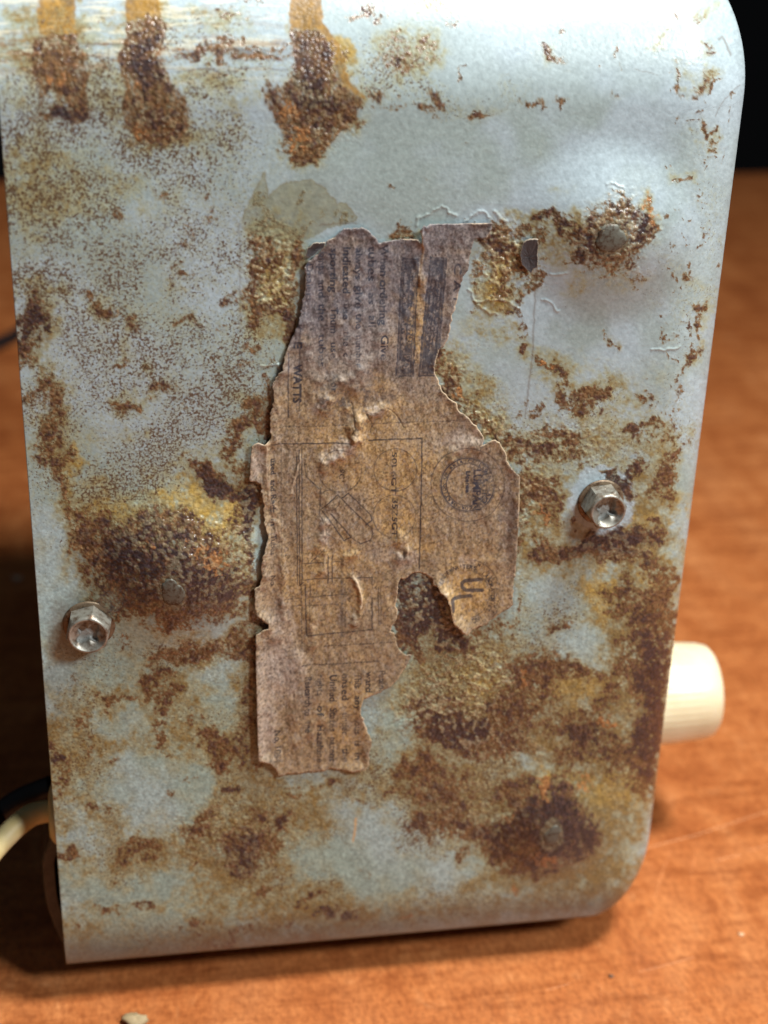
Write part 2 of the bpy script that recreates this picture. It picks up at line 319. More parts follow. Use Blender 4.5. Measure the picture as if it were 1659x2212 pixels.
 (1060, 482, 60, 10, 0, .7), (1110, 500, 40, 24, 0, .8), (1060, 530, 40, 34, 0, 1), (1095, 540, 30, 20, 0, .8), (1030, 515, 20, 20, 0, .8), (1130, 560, 26, 14, 0, .7), (1165, 540, 14, 40, 0, .8), (1150, 610, 10, 30, 0, .8), (1100, 610, 26, 20, 0, .5), (1080, 570, 40, 14, 0, .7), (1030, 580, 14, 30, 0, .55), (1120, 600, 30, 30, 0, .6), (1145, 660, 10, 24, 0, .6), (1148, 700, 9, 20, 0, .6), (1138, 760, 10, 14, 0, .8), (1115, 655, 30, 8, 0, .5), (1160, 590, 14, 20, 0, .6), (1020, 640, 10, 20, 0, .5), (1010, 660, 14, 8, 20, .5), (1100, 480, 60, 6, 0, .5),
 (865, 495, 16, 12, 0, .8), (880, 510, 24, 6, 0, .8), (850, 505, 10, 8, 0, .5),
 (960, 780, 16, 30, 0, .7), (975, 820, 16, 20, 0, .6), (1000, 860, 24, 18, 40, .9), (1030, 900, 24, 16, 40, .7), (1060, 930, 20, 14, 30, .6), (1090, 960, 20, 20, 0, .7), (985, 840, 16, 14, 0, .9), (1000, 840, 8, 16, 0, .6),
 (545, 560, 22, 50, 0, .75), (570, 530, 30, 30, 0, .75), (600, 490, 36, 10, 0, .55), (540, 640, 20, 40, 0, .8), (560, 680, 30, 20, 0, .8), (600, 560, 26, 20, 0, .65), (590, 600, 26, 20, 0, .4), (600, 670, 30, 20, 0, .6), (530, 600, 10, 40, 0, .7), (660, 520, 16, 50, 0, .85), (645, 560, 16, 36, 0, .85), (620, 720, 16, 30, 0, .9), (600, 650, 14, 20, 0, .5), (650, 480, 60, 8, 0, .3), (735, 470, 30, 10, 0, .35), (590, 470, 14, 16, 0, .4), (570, 440, 12, 26, 25, .5), (665, 428, 14, 8, 0, .5),
 (1240, 430, 0.1, .1), (1115, 1290, 6, 60, 0, .4), (1120, 1180, 10, 40, 0, .55), (560, 1350, 20, 26, 0, .6), (535, 1480, 14, 100, 0, .55), (535, 1600, 14, 60, 0, .6), (570, 1655, 16, 12, 0, .5),
 (540, 1250, 14, 30, 0, .7), (558, 1080, 12, 60, 0, .8), (640, 610, 16, 70, 8, .8), (625, 690, 14, 30, 20, .8), (872, 1300, 34, 80, 0, 1), (865, 1370, 20, 30, 0, .9), (880, 1400, 16, 16, 0, .8), (862, 1392, 22, 30, 0, .9), (850, 1360, 14, 20, 0, .9), (900, 1420, 24, 14, 0, .8), (560, 1180, 16, 50, 0, .85), (556, 1255, 14, 20, 0, .8), (566, 1345, 20, 16, 0, .9), (575, 820, 12, 60, 8, .5), (574, 930, 14, 30, 0, .7),
]
STAIN = [
 (124, 30, 44, 60, 0, 1), (124, 120, 62, 90, 0, .6), (306, 25, 42, 50, 0, 1), (310, 150, 60, 110, 0, .8), (340, 265, 90, 60, 0, .9), (660, 40, 36, 60, 0, 1), (720, 120, 34, 70, -25, 1), (700, 230, 105, 90, 0, .85), (663, 330, 46, 40, 0, .9),
 (40, 20, 60, 40, 0, .55), (200, 60, 240, 50, 0, .5), (40, 100, 120, 60, 0, .5), (470, 60, 120, 40, 0, .35), (60, 150, 60, 70, 0, .5), (150, 180, 200, 60, 0, .3), (480, 170, 120, 50, 0, .6), (240, 200, 60, 60, 0, .4), (420, 170, 60, 30, 0, .5),
 (120, 400, 160, 90, 0, .55), (60, 330, 90, 90, 0, .5), (380, 300, 80, 60, 0, .5), (250, 420, 200, 50, 0, .4), (490, 290, 60, 40, 0, .5), (80, 450, 90, 80, 0, .5), (520, 230, 60, 60, 0, .3),
 (850, 120, 90, 80, 0, .5), (910, 110, 50, 70, 0, .5), (950, 15, 40, 20, 0, .6), (1050, 230, 60, 30, 0, .25), (1190, 120, 50, 30, 0, .35), (1440, 80, 30, 16, -30, .5), (1515, 170, 40, 40, 0, .5), (1465, 160, 24, 40, 0, .5), (1520, 110, 40, 26, 0, .4), (1520, 30, 40, 36, 0, .5), (1528, 305, 16, 30, -30, .5), (1470, 395, 26, 24, 0, .35), (1340, 205, 30, 10, 0, .3), (1165, 320, 16, 30, 0, .3), (1350, 322, 14, 14, 0, .25),
 (1300, 500, 130, 90, 0, .5), (1405, 450, 24, 40, 0, .7), (1210, 510, 60, 60, 0, .5), (1340, 600, 60, 40, 0, .4), (1240, 590, 50, 50, 0, .35),
 (230, 675, 70, 60, 35, .55), (330, 830, 50, 40, 0, .5), (290, 870, 40, 34, 0, .6), (250, 760, 50, 30, 0, .4), (400, 600, 60, 40, 0, .4), (300, 950, 200, 24, 0, .4), (400, 700, 40, 30, 0, .4),
 (80, 640, 60, 60, 0, .5), (75, 720, 50, 100, 0, .8), (110, 850, 50, 90, 0, .8), (120, 930, 50, 70, 0, .8), (150, 1030, 40, 90, 10, .95), (165, 1090, 60, 60, 0, .7),
 (525, 930, 46, 100, 0, .6), (480, 1020, 90, 50, 20, .7), (530, 1080, 60, 110, 0, .85), (420, 1060, 80, 40, 0, .95), (330, 1090, 90, 40, 0, .75), (470, 1110, 80, 50, 0, 1), (230, 1090, 80, 50, 0, .8), (300, 1180, 200, 120, 0, .85), (430, 1230, 140, 120, 0, .7), (330, 1280, 130, 70, 0, .6), (190, 1150, 50, 80, 0, .7), (520, 1220, 50, 100, 0, .6), (370, 1020, 60, 16, 0, .4),
 (440, 1400, 130, 40, 0, .75), (535, 1430, 40, 120, 0, .8), (330, 1480, 110, 60, 0, .65), (240, 1510, 90, 30, 0, .6), (345, 1580, 70, 60, 0, .5), (480, 1610, 110, 60, 0, .8), (160, 1550, 60, 40, 0, .5), (150, 1650, 90, 90, 0, .85), (240, 1600, 90, 40, 0, .5), (545, 1560, 50, 120, 0, .8), (130, 1570, 40, 60, 0, .5), (420, 1530, 80, 30, 0, .4), (470, 1480, 60, 30, 0, .35),
 (560, 1700, 100, 50, 0, .7), (220, 1770, 120, 40, 0, .5), (120, 1780, 60, 80, 0, .45), (500, 1810, 190, 100, 0, .85), (300, 1830, 90, 60, 0, .7), (640, 1760, 90, 60, 0, .7), (200, 1880, 110, 40, 0, .5), (500, 1900, 130, 40, 0, .6), (240, 1965, 80, 30, 0, .45), (420, 1970, 90, 40, 0, .5), (590, 1940, 130, 60, 0, .65), (450, 2030, 340, 40, 0, .45), (680, 1990, 160, 40, 0, .6), (800, 1710, 90, 50, 0, .6), (700, 1700, 80, 40, 0, .5), (160, 2000, 80, 40, 0, .4), (660, 1960, 90, 40, 0, .5),
 (880, 1690, 120, 90, 0, .8), (1000, 1720, 160, 90, 0, .95), (1180, 1760, 150, 130, 0, .9), (1100, 1840, 160, 50, 0, .8), (1300, 1790, 80, 120, 0, .55), (1330, 1700, 90, 90, 0, .9), (1250, 1880, 120, 60, 0, .7), (1080, 1910, 90, 40, 0, .6), (900, 1960, 140, 40, 0, .6), (1200, 1950, 120, 50, 0, .75), (1340, 1900, 60, 80, 0, .75), (1050, 1970, 100, 30, 0, .5),
 (960, 1430, 100, 70, 0, .75), (1000, 1500, 140, 80, 0, .85), (1060, 1580, 180, 90, 0, .95), (1240, 1500, 160, 90, 0, .95), (1300, 1600, 160, 100, 0, .95), (1380, 1480, 80, 160, 0, 1), (1330, 1300, 90, 90, 0, .85), (1400, 1280, 90, 110, 0, .9), (1210, 1350, 60, 30, 0, .4), (1050, 1380, 90, 60, 0, .75), (1120, 1420, 80, 50, 0, .6), (870, 1500, 50, 40, 0, .5), (880, 1620, 60, 50, 0, .5),
 (1180, 1180, 90, 60, 0, .7), (1290, 1190, 160, 60, -8, .9), (1400, 1170, 90, 70, 0, .85), (1150, 1080, 60, 80, 0, .8), (1400, 1080, 70, 60, 0, .9), (1430, 1020, 60, 60, 0, .8), (1200, 1110, 60, 50, 0, .6), (1190, 1020, 80, 60, 0, .6),
 (1250, 850, 110, 60, 15, .75), (1180, 790, 60, 30, 20, .5), (1320, 830, 60, 40, -20, .4), (1370, 930, 90, 60, 0, .65), (1200, 950, 130, 70, 0, .75), (1350, 990, 100, 50, 0, .6), (1440, 960, 50, 60, 0, .5), (1320, 740, 30, 40, 0, .4), (1500, 740, 26, 120, 6, .5), (1400, 850, 70, 40, 0, .35), (1490, 600, 40, 30, 0, .3), (1420, 790, 60, 30, 0, .2),
 (1090, 560, 90, 100, 0, .95), (1080, 640, 70, 40, 0, .6), (1060, 700, 90, 70, 0, .45), (1130, 740, 40, 60, 0, .5), (980, 800, 60, 70, 0, .8), (1040, 890, 60, 60, 40, .85), (1090, 950, 50, 50, 0, .9), (880, 505, 60, 16, 0, .6), (1120, 460, 60, 20, 0, .4), (1200, 470, 60, 50, 0, .5),
 (590, 580, 80, 120, 0, 1), (570, 680, 60, 50, 0, .8), (600, 500, 90, 20, 0, .6), (640, 530, 50, 90, 0, .85), (610, 720, 40, 50, 0, .7),
 (1120, 1220, 24, 120, 0, .6),
]
SPECK = [
 (180, 400, 380, 260, 0, .85), (420, 350, 250, 120, 0, .7), (100, 300, 200, 200, 0, .9), (300, 700, 350, 300, 0, .62), (430, 600, 160, 240, 0, .6), (300, 900, 350, 160, 0, .72), (430, 130, 240, 100, 0, .6), (850, 130, 130, 100, 0, .6), (120, 600, 130, 260, 0, .6),
 (220, 1000, 260, 120, 0, .6), (560, 820, 80, 120, 0, .7), (1000, 210, 200, 50, 0, .45), (100, 60, 160, 90, 0, .45), (250, 1400, 200, 60, 0, .45), (100, 1200, 60, 160, 0, .35),
 (1210, 1330, 120, 110, 0, .55), (1280, 950, 200, 140, 0, .55), (1480, 620, 90, 130, 0, .45), (1480, 900, 70, 260, 0, .5), (1090, 720, 120, 120, 0, .35), (1100, 840, 100, 80, 0, .4), (400, 1700, 500, 420, 0, .5), (900, 1850, 400, 220, 0, .5), (1000, 1550, 300, 300, 0, .5), (1450, 480, 120, 200, 0, .15), (1350, 600, 200, 80, 0, .25), (1520, 380, 60, 220, 0, .25),
]
CLEAN = [  # where the paint survived
 (1180, 350, 240, 80, 0, .8), (1010, 350, 140, 90, 0, .9), (870, 330, 90, 80, 0, .7), (1320, 620, 60, 20, 0, .3), (1250, 690, 130, 60, 0, .8), (1070, 790, 60, 50, 0, .9), (1090, 730, 60, 30, 0, .5), (1190, 1290, 60, 60, 0, .7), (1260, 1380, 60, 40, 0, .7),
 (860, 1580, 40, 60, 0, .85), (800, 1790, 60, 100, 0, .9), (740, 1870, 110, 50, 0, .95), (950, 1870, 110, 34, 5, .95), (830, 1890, 80, 40, 0, .9), (640, 1985, 0.1, .1), (1100, 1935, 70, 16, -15, .6),
 (400, 1730, 60, 60, 0, .8), (300, 1700, 80, 40, 0, .8), (330, 1770, 60, 30, 0, .8), (300, 1600, 0.1, .1), (220, 1400, 90, 26, 0, .6), (300, 1390, 36, 46, 0, .7), (450, 1330, 60, 20, 0, .8), (480, 1340, 40, 30, 0, .7), (100, 1250, 40, 120, 0, .8), (170, 1280, 40, 40, 0, .7), (460, 1500, 60, 40, 0, .5), (300, 1640, 100, 30, 0, .85), (190, 1860, 0.1, .1), (350, 1920, 90, 24, -10, .85), (250, 1930, 60, 20, 0, .5), (130, 1940, 40, 40, 0, .4), (360, 2000, 60, 20, 0, .5), (140, 1450, 46, 34, 0, .8), (200, 1460, 0.1, .1),
 (1180, 1930, 0.1, .1), (1160, 1600, 0.1, .1), (1405, 1790, 16, 24, 0, .7), (1410, 1180, .1, .1),
 (1350, 1150, .1, .1), (1480, 1060, 40, 24, 0, .7), (1200, 640, 60, 60, 0, .4), (930, 390, 110, 60, 0, .8), (1050, 540, .1, .1), (1040, 660, 26, 14, 0, .5), (1045, 555, 16, 14, 0, .95), (1060, 800, 40, 40, 0, .8), (1140, 1660, 50, 14, 0, .5), (1200, 1655, 40, 16, 0, .4), (620, 340, 60, 30, 0, .2),
]
DARK = [(872, 1300, 34, 80, 0, 1), (560, 1180, 16, 60, 0, .7), (566, 1345, 20, 16, 0, .7), (625, 700, 20, 40, 0, .6), (350, 1215, 150, 90, 0, .8), (420, 1250, 100, 60, 0, .9), (915, 1300, 80, 90, 0, 1), (980, 1385, 40, 26, 0, .9), (1190, 1770, 90, 80, 0, 1), (1100, 1800, 80, 40, 0, .7), (970, 1590, 70, 60, 0, .8), (1030, 1560, 30, 40, 0, .7), (1260, 1590, 60, 50, 0, .6), (1410, 1480, 50, 130, 0, .8), (1330, 1170, 110, 40, -10, .8), (1060, 530, 40, 30, 0, .7), (1190, 460, 40, 30, 0, .6), (1260, 520, 50, 50, 0, .7), (1370, 490, 40, 50, 0, .7), (670, 190, 60, 80, 0, .6), (310, 140, 60, 60, 0, .6), (150, 245, 40, 30, 0, .7), (70, 690, 40, 60, 0, .8), (470, 1040, 60, 36, 30, .7), (545, 1100, 24, 70, 0, .8), (510, 1850, 60, 50, 0, .7), (610, 1780, 40, 20, 0, .7), (720, 1980, 60, 20, 0, .6), (1340, 1030, 40, 40, 0, .9), (1100, 1090, 0.1, .1), (1320, 2000, .1, .1), (910, 1960, 60, 24, 0, .5), (120, 1630, 24, 24, 0, .7), (1240, 860, 30, 18, 0, .5), (1165, 970, 60, 20, 0, .4), (1375, 930, 24, 20, 0, .5), (870, 140, 0.1, .1), (1400, 1600, 50, 90, 0, .7), (920, 1530, 60, 30, 0, .5), (500, 1715, 30, 14, 0, .6), (535, 1600, 16, 70, 0, .5), (535, 1480, 14, 100, 0, .4)]
ORNG = [(622, 240, 22, 26, 0, .9), (650, 300, 20, 30, 0, .6), (640, 320, 12, 20, 0, .7), (130, 175, 34, 14, 0, .6), (292, 192, 14, 5, 0, .7), (300, 290, 24, 16, 0, .6), (455, 1190, 34, 26, 0, .7), (420, 1165, 24, 16, 0, .4), (1305, 1568, 24, 16, 0, .75), (1130, 1466, 14, 14, 0, .7), (1175, 1845, 30, 14, 0, .8), (1170, 1695, 16, 24, 0, .8), (1265, 1690, 18, 20, 0, .5), (1298, 1600, 10, 8, 0, .6), (1404, 460, 14, 36, 0, .65), (1175, 790, 16, 8, 20, .5), (888, 1980, 10, 7, 0, .9), (1105, 1915, 14, 8, 0, .8), (1005, 850, 12, 16, 0, .6), (1098, 555, 30, 12, 0, .35), (1080, 1100, 0.1, .1), (1170, 1110, 20, 12, 0, .5), (540, 1290, 0.1, .1), (1095, 1770, 8, 10, 0, .6), (560, 1370, .1, .1), (325, 1165, 30, 16, 0, .3)]
YELL = [(124, 25, 42, 60, 0, .8), (306, 20, 40, 40, 0, .8), (660, 25, 34, 45, 0, .7), (722, 110, 26, 70, -25, .8), (470, 1100, 60, 36, 0, .9), (400, 1065, 60, 24, 0, .8), (250, 1085, 60, 24, 0, .5), (430, 1130, 60, 30, 0, .5), (160, 1000, 14, 60, 8, .7), (1090, 600, 30, 60, 0, .6), (600, 620, 50, 60, 0, .45), (1240, 1480, 80, 60, 0, .5), (1150, 1700, 40, 24, 0, .5), (1340, 1700, 60, 50, 0, .5), (1300, 1290, 24, 60, -10, .7), (1040, 1480, 80, 60, 0, .35), (1405, 1240, 20, 20, 0, .6), (1470, 1110, 30, 30, 0, .5), (1280, 870, 60, 24, 0, .5), (1390, 1130, 30, 14, 0, .5), (1170, 1690, 14, 30, 0, .8)]
CRUST = [(590, 590, 80, 110, 0, .9), (1090, 560, 70, 90, 0, .9), (1000, 1460, 130, 60, 0, 1), (960, 1530, 140, 60, 0, .9), (1050, 1600, 140, 60, 0, .7), (1150, 1080, 40, 70, 0, .9), (1050, 920, 60, 50, 40, 1), (980, 840, 40, 60, 0, .7), (915, 1310, 70, 80, 0, .9), (690, 250, 90, 90, 0, .5), (335, 260, 70, 60, 0, .5), (400, 1180, 220, 130, 0, .5), (1000, 1380, 60, 50, 0, 1), (540, 1120, 30, 120, 0, .6), (1310, 500, 110, 80, 0, .8), (1200, 960, 140, 60, 0, .5), (1000, 1760, 160, 80, 0, .45), (500, 1810, 160, 90, 0, .4), (545, 1420, 30, 200, 0, .5), (1290, 1190, 150, 50, 0, .5), (440, 1400, 120, 40, 0, .45)]
_r = np.random.RandomState(12)
for _k in range(60):
    _y = 150+_r.rand()*900; _x = 1555-(_y-200)*.13-abs(_r.randn())*45
    RUST.append((_x, _y, 2+_r.rand()*3, 3+_r.rand()*9, 12+_r.randn()*14, .35+.35*_r.rand()))
RIVETS = [(1308, 505, 31, 29, 10), (371, 1258, 24, 33, -18), (1187, 1790, 20, 29, 15)]
SCREWS = [(193, 1347), (1297, 1083)]
GHOST = [(523, 480), (532, 450), (572, 372), (580, 425), (604, 402), (630, 392), (675, 390), (700, 405), (730, 438), (748, 440), (772, 468), (765, 478), (742, 486), (700, 500), (660, 520), (600, 520), (540, 500)]
GHOST2 = [(1005, 520), (1158, 478), (1158, 770), (1118, 930), (1095, 955), (1040, 930), (975, 840), (945, 760), (985, 660)]
RIDGES = [  # curled worms of paint
 [(903, 487), (902, 470), (925, 462), (948, 452), (956, 442), (962, 446), (968, 460)], [(968, 460), (985, 466)], [(1000, 480), (1022, 462), (1040, 457), (1058, 470)], [(1068, 455), (1078, 470), (1092, 478)],
 [(1010, 625), (1030, 652), (1060, 650), (1090, 648), (1115, 660), (1120, 668)], [(1030, 660), (1050, 672), (1075, 680)], [(1170, 645), (1190, 655), (1205, 670)], [(668, 885), (600, 790), (560, 790)],
 [(1185, 590), (1220, 588)], [(595, 785), (600, 789), (622, 786)], [(1405, 757), (1450, 755), (1470, 748)], [(1308, 390), (1325, 392), (1340, 402)]]


YSTR = [[(84, -200), (163, -200), (163, 0), (163, 72), (120, 84), (80, 78)], [(268, -200), (342, -200), (342, 0), (346, 30), (351, 52), (270, 56)],
 [(625, -200), (695, -200), (695, 0), (700, 45), (725, 90), (745, 130), (755, 175), (790, 205), (760, 230), (700, 180), (650, 80), (626, 70)]]
BROWN = [[(80, 76), (163, 70), (172, 100), (186, 150), (188, 200), (190, 260), (160, 272), (140, 250), (150, 215), (110, 195), (88, 225), (75, 170), (66, 120), (70, 95)],
 [(270, 50), (350, 42), (358, 65), (356, 100), (350, 120), (362, 150), (372, 180), (400, 210), (408, 250), (395, 290), (350, 315), (300, 305), (268, 270), (262, 220), (275, 190), (258, 160), (252, 135), (262, 105), (270, 80)],
 [(626, 65), (690, 60), (712, 100), (726, 150), (738, 185), (785, 215), (770, 260), (735, 290), (700, 330), (665, 352), (640, 330), (620, 300), (600, 270), (570, 215), (575, 195), (610, 190), (640, 160), (635, 110)]]
def paint(X, Y):
    wx = (fbm(X, Y, 55, 4, 11)-0.5)*46; wy = (fbm(X, Y, 55, 4, 21)-0.5)*46
    wx2 = (fbm(X, Y, 12, 3, 31)-0.5)*12; wy2 = (fbm(X, Y, 12, 3, 41)-0.5)*12
    WX, WY = X+wx+wx2, Y+wy+wy2
    rust = blob_field(WX, WY, RUST)
    WS, WT = X+wx*1.2+wx2, Y+wy*1.2+wy2
    stain = blob_field(WS, WT, STAIN, .05, 1.5); speck = blob_field(WS, WT, SPECK); clean = blob_field(WS, WT, CLEAN, .0, 1.45)
    dark = blob_field(WX, WY, DARK); orng = blob_field(X+wx*.5+wx2*1.5, Y+wy*.5+wy2*1.5, ORNG); yell = blob_field(WS, WT, YELL)
    crust = blob_field(WS, WT, CRUST)
    n_l = fbm(X, Y, 190, 4, 51); n_m = fbm(X, Y, 30, 4, 61); n_f = fbm(X, Y, 9, 3, 71, .6); n_x = fbm(X, Y, 4.6, 2, 81, .7)
    n_g = fbm(X, Y, 14, 3, 111, .6)
    stain = np.clip(stain*(1-0.68*clean), 0, 1); 
    SX, SY = X+wx2*.5+wx*.12, Y+wy2*.5+wy*.2
    def soft(pts, q):
        out = np.zeros(X.shape, np.float32); xs_ = [p[0] for p in pts]; ys_ = [p[1] for p in pts]
        m_ = (X > min(xs_)-30) & (X < max(xs_)+30) & (Y > min(ys_)-200) & (Y < max(ys_)+30)
        a_, b_ = SX[m_], SY[m_]; d_ = poly_dist(a_, b_, pts+[pts[0]]); i_ = in_poly(a_, b_, pts)
        out[m_] = sst(-q, q, np.where(i_, d_, -d_)); return out
    brown = np.zeros(X.shape, np.float32); ystr = np.zeros(X.shape, np.float32)
    for p_ in BROWN: brown = np.maximum(brown, soft(p_, 5))
    for p_ in YSTR: ystr = np.maximum(ystr, soft(p_, 2.5))
    rust = np.maximum(rust, brown*.80); rust = rust*(1-.75*np.clip(ystr-brown, 0, 1))
    # base paint: pale blue grey enamel
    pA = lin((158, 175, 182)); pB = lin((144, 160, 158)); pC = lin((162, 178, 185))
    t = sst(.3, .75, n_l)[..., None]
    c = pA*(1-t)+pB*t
    up = (sst(300, 120, Y)*0.5+sst(1440, 1560, X)*0.3)[..., None]; up = np.clip(up, 0, .7)  # brightness of the top and right bends painted in as a paler tone
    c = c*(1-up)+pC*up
    c = c*(1+(n_f-0.5)*0.16+(n_x-0.5)*0.14)[..., None]
    c = c*(1+sst(700, 1500, Y)[..., None]*np.array([-.05, .03, -.07]))
    # translucent stain
    lowr = sst(900, 1500, Y)
    s = np.clip(stain*1.0+0.19*lowr*(1-.8*clean)+(n_m-0.5)*0.55*sst(0.02, .3, stain+0.3*lowr)+(n_f-.5)*.5*sst(.05, .4, stain), 0, 1)
    sc_g = lin((150, 152, 122)); sc_o = lin((122, 101, 54)); sc_y = lin((176, 146, 70))
    s1 = sst(0.0, 0.75, s)[..., None]*0.8
    c = c*(1-s1)+sc_g*s1
    s2 = sst(0.4, 1.15, s+(n_g-.5)*.5)[..., None]*0.9
    c = c*(1-s2)+sc_o*(0.82+0.36*n_f[..., None])*s2
    ye = (yell*sst(.25, .8, s+(n_m-.5)*.4)*0.75)[..., None]
    c = c*(1-ye)+sc_y*(0.75+0.45*n_f[..., None])*ye
    yv = (ystr*(1-brown))[..., None]*.92; c = c*(1-yv)+lin((140, 106, 48))*(0.5+.6*n_f[..., None]+.4*n_m[..., None])*yv
    # scratch polish on the top bend: thin pale lines
    # fine speckle
    sp = np.clip(speck*(0.60+0.9*(fbm(X, Y, 90, 4, 131)*1.15-.22))*(1-.85*clean)+stain*0.12, 0, 1)
    n_s = fbm(X, Y, 5.0, 1, 121)*0.42+fbm(X, Y, 3.0, 1, 151)*0.42+n_g*.10+n_m*.06
    thr = 0.90-0.36*sp
    k = np.zeros(X.shape)
    spc = lin((104, 80, 54))*(0.6+0.8*n_m[..., None])
    c = c*(1-k[..., None]*.85)+spc*k[..., None]*.85
    halo = (sst(thr-0.30, thr, n_s)*sst(0.1, .6, sp)*0.42)[..., None]
    c = c*(1-halo)+sc_g*halo
    # smooth dark halos and drips under the grit
    hal = blob_field(X+wx*.35, Y+wy*.35, [(330, 1205, 165, 90, 0, .9), (405, 1240, 110, 80, 0, .95), (395, 1290, 100, 52, 0, .85), (1195, 1830, 70, 40, 0, .6), (1190, 1775, 90, 80, 0, .8), (1110, 1800, 90, 40, 0, .5), (1310, 505, 75, 55, 0, .7), (1300, 1180, 150, 30, -10, .85), (210, 1190, 70, 60, 0, .4), (1405, 1500, 40, 130, 0, .55), (500, 1840, 100, 50, 0, .3), (500, 108, 150, 8, 0, .75), (570, 122, 90, 10, 0, .75), (490, 150, 150, 3, 0, .7), (190, 97, 170, 3, 0, .5), (1030, 1580, 130, 60, 0, .45), (470, 1040, 60, 34, 30, .5), (70, 700, 34, 70, 0, .4)], 0, 1.4)[..., None]*.85
    c = c*(1-hal)+lin((72, 53, 50))*(0.7+.6*n_f[..., None])*hal
    bd = (brown*(.55+.35*(n_m-.5)))[..., None]; c = c*(1-bd)+lin((118, 84, 50))*(0.7+.6*n_f[..., None])*bd
    # rust body
    rr = rust*(1-0.45*clean)
    rv = rr+(n_m-0.5)*0.55*sst(0, .2, rr)+(n_f-0.5)*0.70*sst(0, .15, rr)+(n_x-.5)*.65*sst(0, .15, rr)
    rm = sst(0.28, 0.74, rv)
    pen = (sst(0.08, 0.5, rv)*0.6)[..., None]
    c = c*(1-pen)+lin((122, 104, 66))*pen
    dk = np.clip(dark*0.9+(n_g-.5)*1.1+(n_f-.5)*.6+sst(.6, 1.1, rv)*.25, 0, 1)[..., None]
    rc_l = lin((102, 76, 50)); rc_m = lin((78, 56, 47)); rc_d = lin((50, 39, 43))
    rcol = np.where(dk < .5, rc_l+(rc_m-rc_l)*(dk/.5), rc_m+(rc_d-rc_m)*((dk-.5)/.5))
    rcol = rcol*(0.45+1.1*(n_x*.6+fbm(X, Y, 3.2, 1, 171)*.4)[..., None])
    c = c*(1-rm[..., None]*.95)+rcol*rm[..., None]*.95
    og = sst(.3, .75, orng+(n_f-.5)*1.0+(n_x-.5)*.5)*sst(.02, .2, orng)
    c = c*(1-og[..., None]*.7)+lin((156, 110, 66))*(0.7+.6*n_x[..., None])*og[..., None]*.7
    # crust: pale, glassy beads of flaking paint and rust
    n_b = fbm(X, Y, 7.5, 1, 141); beads = crust*sst(0.62, 0.80, n_b)
    bc = lin((168, 156, 124))
    bm = (beads*0.50)[..., None]; c = c*(1-bm)+bc*bm
    # clean ring under right screw
    q = np.hypot((X-1303+wx2)/70, (Y-1078+wy2)/72)
    ring = sst(1.08, .95, q)*(1-sst(.5, .75, np.clip(blob_field(WX, WY, [(1352, 1040, 30, 44, -30, 1), (1320, 1018, 40, 12, 20, .9)]), 0, 1)))
    cr = lin((164, 182, 190))*(0.9+.2*n_f[..., None])
    c = c*(1-ring[..., None]*.9)+cr*ring[..., None]*.9
    ring2 = np.exp(-((q-1.0)/.03)**2)*0.35*(n_m > .45)
    c = c*(1-ring2[..., None])+lin((110, 100, 80))*ring2[..., None]
    c = c*(1+(fbm(X, Y, 5.2, 2, 181, .8)-.5)*.45*(.3+.7*lowr)*(1-.5*rm))[..., None]
    # dirt line where the paper used to end, and residue
    g = in_poly(X+wx2*.5, Y+wy2*.5, GHOST); gd = poly_dist(X+wx2*.4, Y+wy2*.4, GHOST[:13])
    gm = (g*(0.80+.25*(n_m-.5)))[..., None]
    c = c*(1-gm*.8)+lin((126, 128, 102))*(0.8+.4*n_f[..., None])*gm*.8
    ge = (np.exp(-(gd/2.0)**2)*.5)[..., None]; c = c*(1-ge)+lin((120, 112, 84))*ge
    for pts, wd, am in [([(517, 485), (519, 700)], 2, .4), ([(690, 487), (770, 482)], 1.8, .5), ([(1158, 478), (1158, 580), (1150, 770), (1135, 900)], 2.2, .5), ([(1118, 1180), (1108, 1320), (1105, 1400)], 2, .3),
                        ([(75, 640), (120, 700), (200, 830), (215, 860)], 1.3, .5), ([(1545, 250), (1552, 235), (1570, 210), (1590, 190), (1600, 185)], 1.3, .45),
                        ([(0, 96), (180, 95), (350, 92), (620, 96)], 1.6, .5), ([(350, 104), (620, 107)], 1.4, .35), ([(350, 148), (620, 150)], 1.5, .5), ([(0, 132), (200, 130)], 1.2, .3),
                        ([(1553, 85), (1560, 78), (1572, 105), (1578, 118)], 3, .5), ([(1320, 22), (1395, 18), (1450, 22)], 4, .3), ([(1398, 20), (1400, 38)], 4, .35), ([(1370, 150), (1400, 155), (1420, 162)], 1.2, .4)]:
        d = poly_dist(X+wx2*.25, Y+wy2*.25, pts); v = (np.exp(-(d/wd)**2)*am)[..., None]
        c = c*(1-v)+lin((96, 74, 52))*v
    v = (np.exp(-(poly_dist(X+wx2*.3, Y, [(769, 1768), (768, 1795), (762, 1818)])/2.0)**2)*.8)[..., None]; c = c*(1-v)+lin((214, 168, 104))*v
    sm = sst(.50, .72, fbm(X*.16, Y, 11, 4, 191, .6)*.75+n_f*.25)*sst(175, 130, Y)*sst(760, 560, X)*.62*(1-ystr*.85)
    sm = sm*(.35+.65*sst(60, 100, Y)); c = c*(1-sm[..., None])+lin((124, 92, 60))*(.6+.8*n_x[..., None])*sm[..., None]
    # worn, lighter drag marks on the top bend
    dm = sst(.62, .8, fbm(X*.12, Y, 7, 3, 161))*sst(260, 60, Y)*sst(700, 500, X)*.45*(1-rm)*(1-ystr*.8)
    c = c*(1-dm[..., None])+lin((214, 208, 182))*dm[..., None]
